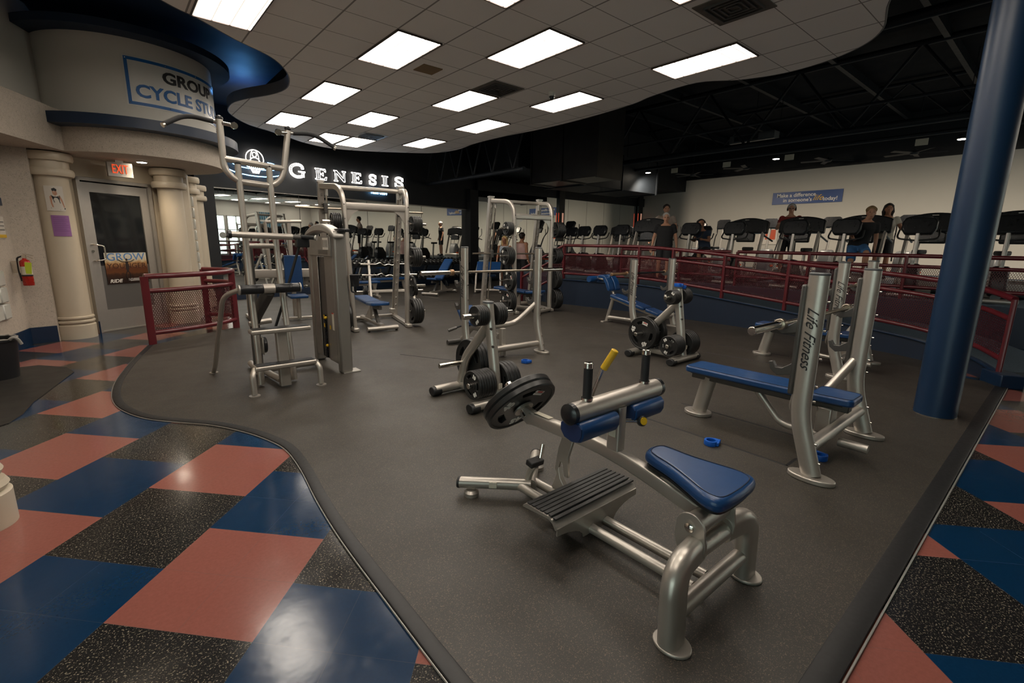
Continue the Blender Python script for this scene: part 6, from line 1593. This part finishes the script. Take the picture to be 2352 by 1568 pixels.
row(bike, [(11.42, 5.35, 'bike with black console in front of the leftmost big treadmill'), (11.42, 4.05, 'bike with black console in front of the treadmill below the banner'), (11.42, 3.12, 'bike ridden by the person leaning forward near the railing'),
    (11.42, 2.00, 'bike with grey console post left of the blue column', 0.1), (11.42, 0.85, 'bike with grey console post right of the blue column', 0.1), (11.42, 6.45, 'bike with a tall black console beside the seated person in navy'),
    (13.4, 7.2, 'bike further back, right of the man in the tan shirt'), (11.6, 8.7, 'bike left of the man in black on the ramp'), (11.7, 9.6, 'bike left of the decline bench rollers, on the platform'), (12.0, 10.5, 'bike on the platform above the stair railing'), (12.5, 11.5, 'bike on the platform closest to the mirror wall')])
row(elliptical, [(16.0, 4.75, 'elliptical trainer standing between the treadmills, right of the banner'), (16.0, 3.0, 'elliptical with orange arms beside the woman in white'), (16.0, 6.4, 'elliptical behind the leftmost big treadmill'), (16.0, 7.9, 'elliptical right of the man in the tan shirt'),
    (17.6, 9.6, 'elliptical left of the man in the tan shirt'), (17.9, 11.0, 'elliptical in front of the light column'), (17.9, 12.5, 'elliptical at the far corner of the cardio floor'), (16.0, 1.4, 'elliptical behind the treadmill left of the blue column'), (14.0, 13.0, 'elliptical close to the mirror above the stair railing'), (12.9, 13.6, 'elliptical next to the mirror wall at the far left of the platform')])

# ================================================================== PEOPLE
def limb(b, pts, rad, n=12):
    b.sweep([Vector(p) for p in pts], circ(1.0, n), up=(0, 1, 0.1), scales=rad)
def hand(b, wr, d, s_):
    """palm and five fingers; d = direction of the fingers"""
    d = Vector(d).normalized(); side = Vector((0, 1, 0)) - d * d.y; side = side.normalized() if side.length > .2 else Vector((1, 0, 0)); nrm = d.cross(side)
    p = Vector(wr)
    b.sweep([p, p + d * 0.04, p + d * 0.09], oval(0.036, 0.085, 12), up=side.cross(d) if False else nrm, scales=[0.75, 1.0, 0.92])
    for k, L in enumerate((0.062, 0.072, 0.068, 0.052)):
        q = p + d * 0.085 + side * ((k - 1.5) * 0.021)
        b.sweep([q, q + d * L * 0.55, q + (d * 0.85 + nrm * 0.5).normalized() * L], circ(1.0, 8), scales=[0.0105, 0.010, 0.008])
    q = p + d * 0.03 + side * -0.035
    b.sweep([q, q + (d * 0.6 - side * 0.6).normalized() * 0.035, q + (d * 0.9 - side * 0.3).normalized() * 0.065], circ(1.0, 8), scales=[0.013, 0.012, 0.009])
def person(name, label, loc, rz, J=None, h=1.75, skin='skin', top='plastic', bottom='plastic', hair='hair_dark', sleeve=0.5, legs=0.55, hairlen=0.0, head_turn=(0, 0), build=1.0, tank=False, beard=False, extra=None):
    """x forward, y left, z up. J overrides joints for a 1.75 m figure"""
    D = dict(pel=(0, 0, 0.95), wst=(0.0, 0, 1.10), chs=(0.0, 0, 1.30), nck=(0.0, 0, 1.48), hd=(0.03, 0, 1.63),
             sL=(0, 0.19, 1.42), eL=(-0.02, 0.25, 1.13), hL=(0.05, 0.26, 0.90), sR=(0, -0.19, 1.42), eR=(-0.02, -0.25, 1.13), hR=(0.05, -0.26, 0.90),
             pL=(0, 0.09, 0.92), kL=(0.02, 0.11, 0.50), fL=(0, 0.11, 0.08), pR=(0, -0.09, 0.92), kR=(0.02, -0.11, 0.50), fR=(0, -0.11, 0.08))
    if J: D.update(J)
    V = {k: Vector(v) for k, v in D.items()}
    t = thing(name, label, 'person', loc, rz); k_ = h / 1.75
    b = MB(); B = build
    def torso(b, g=0.0):
        b.sweep([V['pel'] + Vector((0, 0, -0.06)), V['pel'], V['wst'], V['chs'], V['chs'] * 0.35 + V['nck'] * 0.65, V['nck']], [(x * 1.0, y) for x, y in oval(0.25, 0.34, 20)], up=(1, 0, 0), scales=[(0.80 + g) * B, (0.96 + g) * B, (0.84 + g) * B, (1.02 + g) * B, (0.92 + g) * B, 0.40])
    def swp(b, a, c, r0, r1, n=5): b.sweep([a.lerp(c, q / (n - 1)) for q in range(n)], circ(1.0, 12), up=(0.3, 0.2, 1), scales=[r0 + (r1 - r0) * q / (n - 1) for q in range(n)])
    # orient torso oval: width along y
    def torso2(b, g=0.0):
        path = [V['pel'] + Vector((0, 0, -0.05)), V['pel'], V['wst'], V['chs'], V['chs'].lerp(V['nck'], 0.62), V['nck']]
        W = [0.30, 0.35, 0.30, 0.37, 0.35, 0.13]; Dp = [0.19, 0.22, 0.20, 0.24, 0.18, 0.12]
        for q in range(len(path) - 1):
            for r_ in range(8):
                f = r_ / 7; p = path[q].lerp(path[q + 1], f); ww = (W[q] * (1 - f) + W[q + 1] * f) * B + g; dd = (Dp[q] * (1 - f) + Dp[q + 1] * f) * B + g
                b.ball(p, 1.0, dd / 2, ww / 2, 0.055, 16)
    torso2(b)
    b.sweep([V['nck'] + Vector((-0.01, 0, -0.05)), V['nck'] + (V['hd'] - V['nck']) * 0.55], circ(1.0, 14), up=(1, 0, 0), scales=[0.062, 0.055])
    H = V['hd']; Rh = Matrix.Rotation(head_turn[0], 4, 'Z') @ Matrix.Rotation(head_turn[1], 4, 'Y')
    def hp(x, y, z): return H + (Rh @ Vector((x, y, z, 1))).to_3d()
    b.ball(hp(0, 0, 0.03), 1.0, 0.098, 0.078, 0.105, 20); b.ball(hp(0.022, 0, -0.045), 1.0, 0.068, 0.056, 0.07, 16)
    b.sweep([hp(0.088, 0, 0.025), hp(0.112, 0, -0.015), hp(0.085, 0, -0.03)], circ(1.0, 8), up=(0, 1, 0), scales=[0.010, 0.016, 0.014])
    for s_ in (-1, 1): b.ball(hp(-0.005, s_ * 0.078, 0.0), 1.0, 0.02, 0.010, 0.032, 10)
    for s_ in ('L', 'R'):
        sh, el, ha = V['s' + s_], V['e' + s_], V['h' + s_]
        b.ball(sh + Vector((0, 0, -0.01)), 0.062 * B, n=14)
        swp(b, sh, el, 0.054 * B, 0.040 * B); b.ball(el, 0.040 * B, n=12); swp(b, el, ha, 0.041 * B, 0.026)
        hand(b, ha, (ha - el), 1 if s_ == 'L' else -1)
        hp_, kn, ft = V['p' + s_], V['k' + s_], V['f' + s_]
        swp(b, hp_, kn, 0.085 * B, 0.055 * B); b.ball(kn, 0.056, n=12)
        calf = kn.lerp(ft, 0.3); b.sweep([kn, calf, ft], circ(1.0, 12), up=(0, 1, 0.1), scales=[0.052, 0.058, 0.036])
        b.sweep([ft + Vector((-0.03, 0, -0.02)), ft + Vector((0.10, 0, -0.045)), ft + Vector((0.16, 0, -0.05))], oval(0.055, 0.085, 12), up=(1, 0, 1) if False else (0, 0, 1), scales=[1, 1, 0.7])
    b.v = [v * k_ for v in b.v]
    body = b.build('body', skin, t)
    r = body.modifiers.new('remesh', 'REMESH'); r.mode = 'VOXEL'; r.voxel_size = 0.0115; r.use_smooth_shade = True
    sm = body.modifiers.new('smooth', 'SMOOTH'); sm.factor = 0.6; sm.iterations = 3
    def cloth(nm, fn, m_, vox=0.014):
        c = MB(); fn(c); c.v = [v * k_ for v in c.v]; o = c.build(nm, m_, t)
        r = o.modifiers.new('remesh', 'REMESH'); r.mode = 'VOXEL'; r.voxel_size = vox; r.use_smooth_shade = True
        s = o.modifiers.new('smooth', 'SMOOTH'); s.factor = 0.6; s.iterations = 5; return o
    def shirt(c):
        path = [V['pel'], V['wst'], V['chs'], V['chs'].lerp(V['nck'], 0.60)]
        W = [0.385, 0.355, 0.41, 0.39]; Dp = [0.25, 0.245, 0.27, 0.21]
        for q in range(3):
            for r_ in range(9):
                f = r_ / 8; p = path[q].lerp(path[q + 1], f); c.ball(p, 1.0, (Dp[q] * (1 - f) + Dp[q + 1] * f) * B / 2, (W[q] * (1 - f) + W[q + 1] * f) * B / 2, 0.055, 16)
        if not tank:
            for s_ in ('L', 'R'):
                sh, el, ha = V['s' + s_], V['e' + s_], V['h' + s_]
                c.ball(sh + Vector((0, 0, -0.01)), 0.075 * B, n=14)
                if sleeve <= 1: swp(c, sh, sh.lerp(el, sleeve), 0.068 * B, 0.066 * B)
                else: swp(c, sh, el, 0.066 * B, 0.055 * B); swp(c, el, el.lerp(ha, 0.9), 0.055, 0.04)
        else:
            for s_ in (-1, 1): c.sweep([V['chs'] + Vector((0.06, s_ * 0.09, 0.05)), V['nck'] + Vector((0, s_ * 0.09, -0.015)), V['chs'] + Vector((-0.07, s_ * 0.09, 0.05))], oval(0.05, 0.05, 10), up=(0, 1, 0))
    cloth('shirt', shirt, top)
    def pants(c):
        c.ball(V['pel'] + Vector((0, 0, -0.02)), 1.0, 0.125 * B, 0.19 * B, 0.10, 18); c.ball(V['pel'] + Vector((0, 0, 0.04)), 1.0, 0.12 * B, 0.185 * B, 0.07, 18)
        for s_ in ('L', 'R'):
            hp_, kn, ft = V['p' + s_], V['k' + s_], V['f' + s_]
            if legs <= 1: swp(c, hp_, hp_.lerp(kn, legs + 0.3), 0.10 * B, 0.09 * B)
            else: swp(c, hp_, kn, 0.10 * B, 0.07); swp(c, kn, kn.lerp(ft, 0.92), 0.07, 0.05)
    cloth('trousers' if legs > 1 else 'shorts', pants, bottom)
    c = MB()
    for s_ in ('L', 'R'):
        ft = V['f' + s_]; c.sweep([ft + Vector((-0.055, 0, -0.035)), ft + Vector((0.02, 0, -0.03)), ft + Vector((0.12, 0, -0.045)), ft + Vector((0.19, 0, -0.052))], oval(0.08, 0.10, 14), up=(0, 0, 1), scales=[0.7, 1.05, 0.95, 0.55])
    c.v = [v * k_ for v in c.v]; c.build('shoes', 'plastic', t)
    # hair
    c = MB()
    if hair:
        for a in range(9):
            f = a / 8; c.ball(hp(-0.012 - 0.02 * abs(f - 0.5), (f - 0.5) * 0.12, 0.075 + 0.035 * math.sin(PI * f)), 1.0, 0.092, 0.040, 0.052, 12)
        c.ball(hp(-0.032, 0, 0.035), 1.0, 0.088, 0.088, 0.098, 18)
        if hairlen:
            for s_ in (-1, 1): c.sweep([hp(-0.03, s_ * 0.06, 0.06), hp(-0.035, s_ * 0.085, -0.05), hp(-0.04, s_ * 0.08, -0.06 - hairlen)], circ(1.0, 10), scales=[0.045, 0.045, 0.03])
            c.ball(hp(-0.07, 0, -0.05 - hairlen / 2), 1.0, 0.04, 0.08, 0.09 + hairlen / 2, 14)
        c.v = [v * k_ for v in c.v]; o = c.build('hair', hair, t)
        r = o.modifiers.new('remesh', 'REMESH'); r.mode = 'VOXEL'; r.voxel_size = 0.011; r.use_smooth_shade = True
    # face
    for s_ in (-1, 1):
        c = MB(); c.ball(hp(0.083, s_ * 0.031, 0.022), 0.012, 0.7, 1.1, 0.6, 10); c.v = [v * k_ for v in c.v]; c.build('eye', 'eye_dark', t)
        c = MB(); c.ball(hp(0.088, s_ * 0.031, 0.046), 1, 0.006, 0.02, 0.005, 8); c.v = [v * k_ for v in c.v]; c.build('eyebrow', hair or 'hair_grey', t)
    c = MB(); c.ball(hp(0.086, 0, -0.062), 1, 0.008, 0.026, 0.006, 10); c.v = [v * k_ for v in c.v]; c.build('mouth', 'lip', t)
    if extra: extra(t, hp, k_)
    return t
M['hair_dark'] = mat('dark_hair', (0.02, 0.013, 0.01), 0.6, 0, 0.2, 80); M['hair_grey'] = mat('grey_hair', (0.40, 0.38, 0.36), 0.7, 0, 0.1, 80)
M['hair_sandy'] = mat('sandy_hair', (0.26, 0.16, 0.07), 0.6, 0, 0.2, 80); M['hair_blond'] = mat('blond_hair', (0.52, 0.36, 0.16), 0.55, 0, 0.15, 80)
M['eye_dark'] = mat('dark_eye', (0.02, 0.015, 0.012), 0.2); M['lip'] = mat('lips', (0.32, 0.10, 0.08), 0.5)
M['tee_tan'] = mat('tan_tee', (0.42, 0.34, 0.29), 0.85); M['tee_black'] = mat('black_tee', (0.012, 0.012, 0.014), 0.85); M['tee_navy'] = mat('navy_tee', (0.03, 0.045, 0.08), 0.85)
M['tee_red'] = mat('red_tee', (0.22, 0.018, 0.015), 0.85); M['tee_white'] = mat('white_tee', (0.55, 0.50, 0.42), 0.85); M['tank_pink'] = mat('pale_pink_tank', (0.55, 0.36, 0.33), 0.85); M['tank_blue'] = mat('pale_blue_tank', (0.40, 0.45, 0.50), 0.85)
M['shorts_black'] = mat('black_shorts', (0.013, 0.013, 0.016), 0.8); M['shorts_blue'] = mat('blue_print_shorts', (0.05, 0.16, 0.36), 0.8, 0, 0.6, 12)
def specs(t, hp, k_):
    c = MB()
    for s_ in (-1, 1): c.sweep([hp(0.098, s_ * 0.032 + 0.02 * math.cos(a / 12 * 2 * PI), 0.02 + 0.015 * math.sin(a / 12 * 2 * PI)) for a in range(12)], circ(0.0025, 6), closed=True)
    c.v = [v * k_ for v in c.v]; c.build('glasses', 'eye_dark', t)
def phones(t, hp, k_):
    c = MB(); c.sweep([hp(-0.01, 0.10 * math.cos(a / 14 * PI), 0.02 + 0.13 * math.sin(a / 14 * PI)) for a in range(15)], circ(0.009, 8))
    for s_ in (-1, 1): c.ball(hp(0, s_ * 0.092, 0.0), 1, 0.034, 0.02, 0.04, 12)
    c.v = [v * k_ for v in c.v]; c.build('headphones', 'plastic', t); specs(t, hp, k_)
TV = math.atan2(-6.55, -9.9)
person('person', 'man in black shirt and shorts with grey hair walking at the top of the ramp', (10.45, 6.62, 0.624), TV, J=dict(hL=(0.02, 0.31, 0.88), hR=(0.02, -0.31, 0.88), eL=(-0.03, 0.28, 1.12), eR=(-0.03, -0.28, 1.12), kL=(0.07, 0.11, 0.5), fL=(0.10, 0.11, 0.08), fR=(-0.12, -0.11, 0.10)), h=1.62, skin='skin', top='tee_black', bottom='shorts_black', hair='hair_grey', sleeve=0.55, legs=0.55, build=1.12, extra=specs)
person('person', 'young man in tan shirt with dark hair behind the man in black', (12.25, 7.78, FP + 0.17), TV + 0.1, J=dict(eL=(0.0, 0.30, 1.15), hL=(0.22, 0.26, 1.12), eR=(0.0, -0.30, 1.15), hR=(0.22, -0.26, 1.12)), h=1.80, top='tee_tan', bottom='shorts_black', sleeve=0.55, build=1.05)
person('person', 'bald person with glasses just left of the man in the tan shirt', (15.5, 10.15, FP + 0.19), TV, h=1.68, top='tee_black', bottom='shorts_black', hair='hair_grey', extra=specs)
seat = dict(pel=(0, 0, 0.95), kL=(0.38, 0.12, 0.80), fL=(0.35, 0.12, 0.40), kR=(0.30, -0.12, 0.62), fR=(0.22, -0.12, 0.24), eL=(0.15, 0.24, 1.15), hL=(0.38, 0.20, 1.18), eR=(0.15, -0.24, 1.15), hR=(0.38, -0.20, 1.18))
person('person', 'seated person in navy shirt with dark hair riding left of the big treadmills', (12.02, 6.42, FP - 0.06), PI * 0.95, J=dict(seat, wst=(0.04, 0, 1.10), chs=(0.12, 0, 1.28), nck=(0.18, 0, 1.44), hd=(0.24, 0, 1.58), sL=(0.14, 0.18, 1.38), sR=(0.14, -0.18, 1.38)), h=1.62, skin='skin2', top='tee_navy', bottom='shorts_black', head_turn=(0.9, 0))
person('person', 'man in dark red shirt wearing headphones below the blue wall banner', (13.80, 5.08, FP + 0.19), PI * 1.1, J=dict(eL=(0.1, 0.28, 1.15), hL=(0.36, 0.24, 1.15), eR=(0.1, -0.28, 1.15), hR=(0.36, -0.24, 1.15)), h=1.76, top='tee_red', bottom='shorts_black', hair='hair_grey', extra=phones)
lean = dict(seat, wst=(0.02, 0.02, 1.10), chs=(0.06, 0.06, 1.29), nck=(0.08, 0.09, 1.46), hd=(0.11, 0.13, 1.60), sL=(0.05, 0.26, 1.38), sR=(0.07, -0.11, 1.44), eR=(0.20, -0.16, 1.16), hR=(0.36, -0.14, 1.10), eL=(-0.02, 0.30, 1.10), hL=(0.02, 0.30, 0.86))
person('person', 'person with short sandy hair in a black tee leaning on the bike near the railing', (11.85, 3.02, FP + 0.0), PI * 1.12, J=lean, h=1.70, top='tee_black', bottom='shorts_blue', hair='hair_sandy', sleeve=0.6, legs=0.6)
person('person', 'woman with dark curly hair in a cream shirt left of the blue column', (13.75, 3.02, FP + 0.19), PI * 1.12, J=dict(eL=(0.05, 0.30, 1.18), hL=(0.28, 0.34, 1.20), eR=(0.1, -0.26, 1.15), hR=(0.34, -0.22, 1.18)), h=1.66, skin='skin2', top='tee_white', bottom='shorts_black', hairlen=0.10)
person('person', 'blond woman in a white tank top facing the viewer near the mirror', (9.95, 12.15, 0.012), TV, J=dict(eL=(-0.03, 0.26, 1.12), hL=(0.02, 0.30, 0.88)), h=1.68, skin='skin2', top='tank_blue', bottom='shorts_black', hair='hair_blond', hairlen=0.18, tank=True, build=0.9)
person('person', 'man in a pale pink tank top seen from behind beside the blond woman', (10.55, 12.0, 0.012), TV + PI * 0.85, h=1.80, skin='skin2', top='tank_pink', bottom='shorts_black', hair='hair_dark', tank=True, build=1.15)
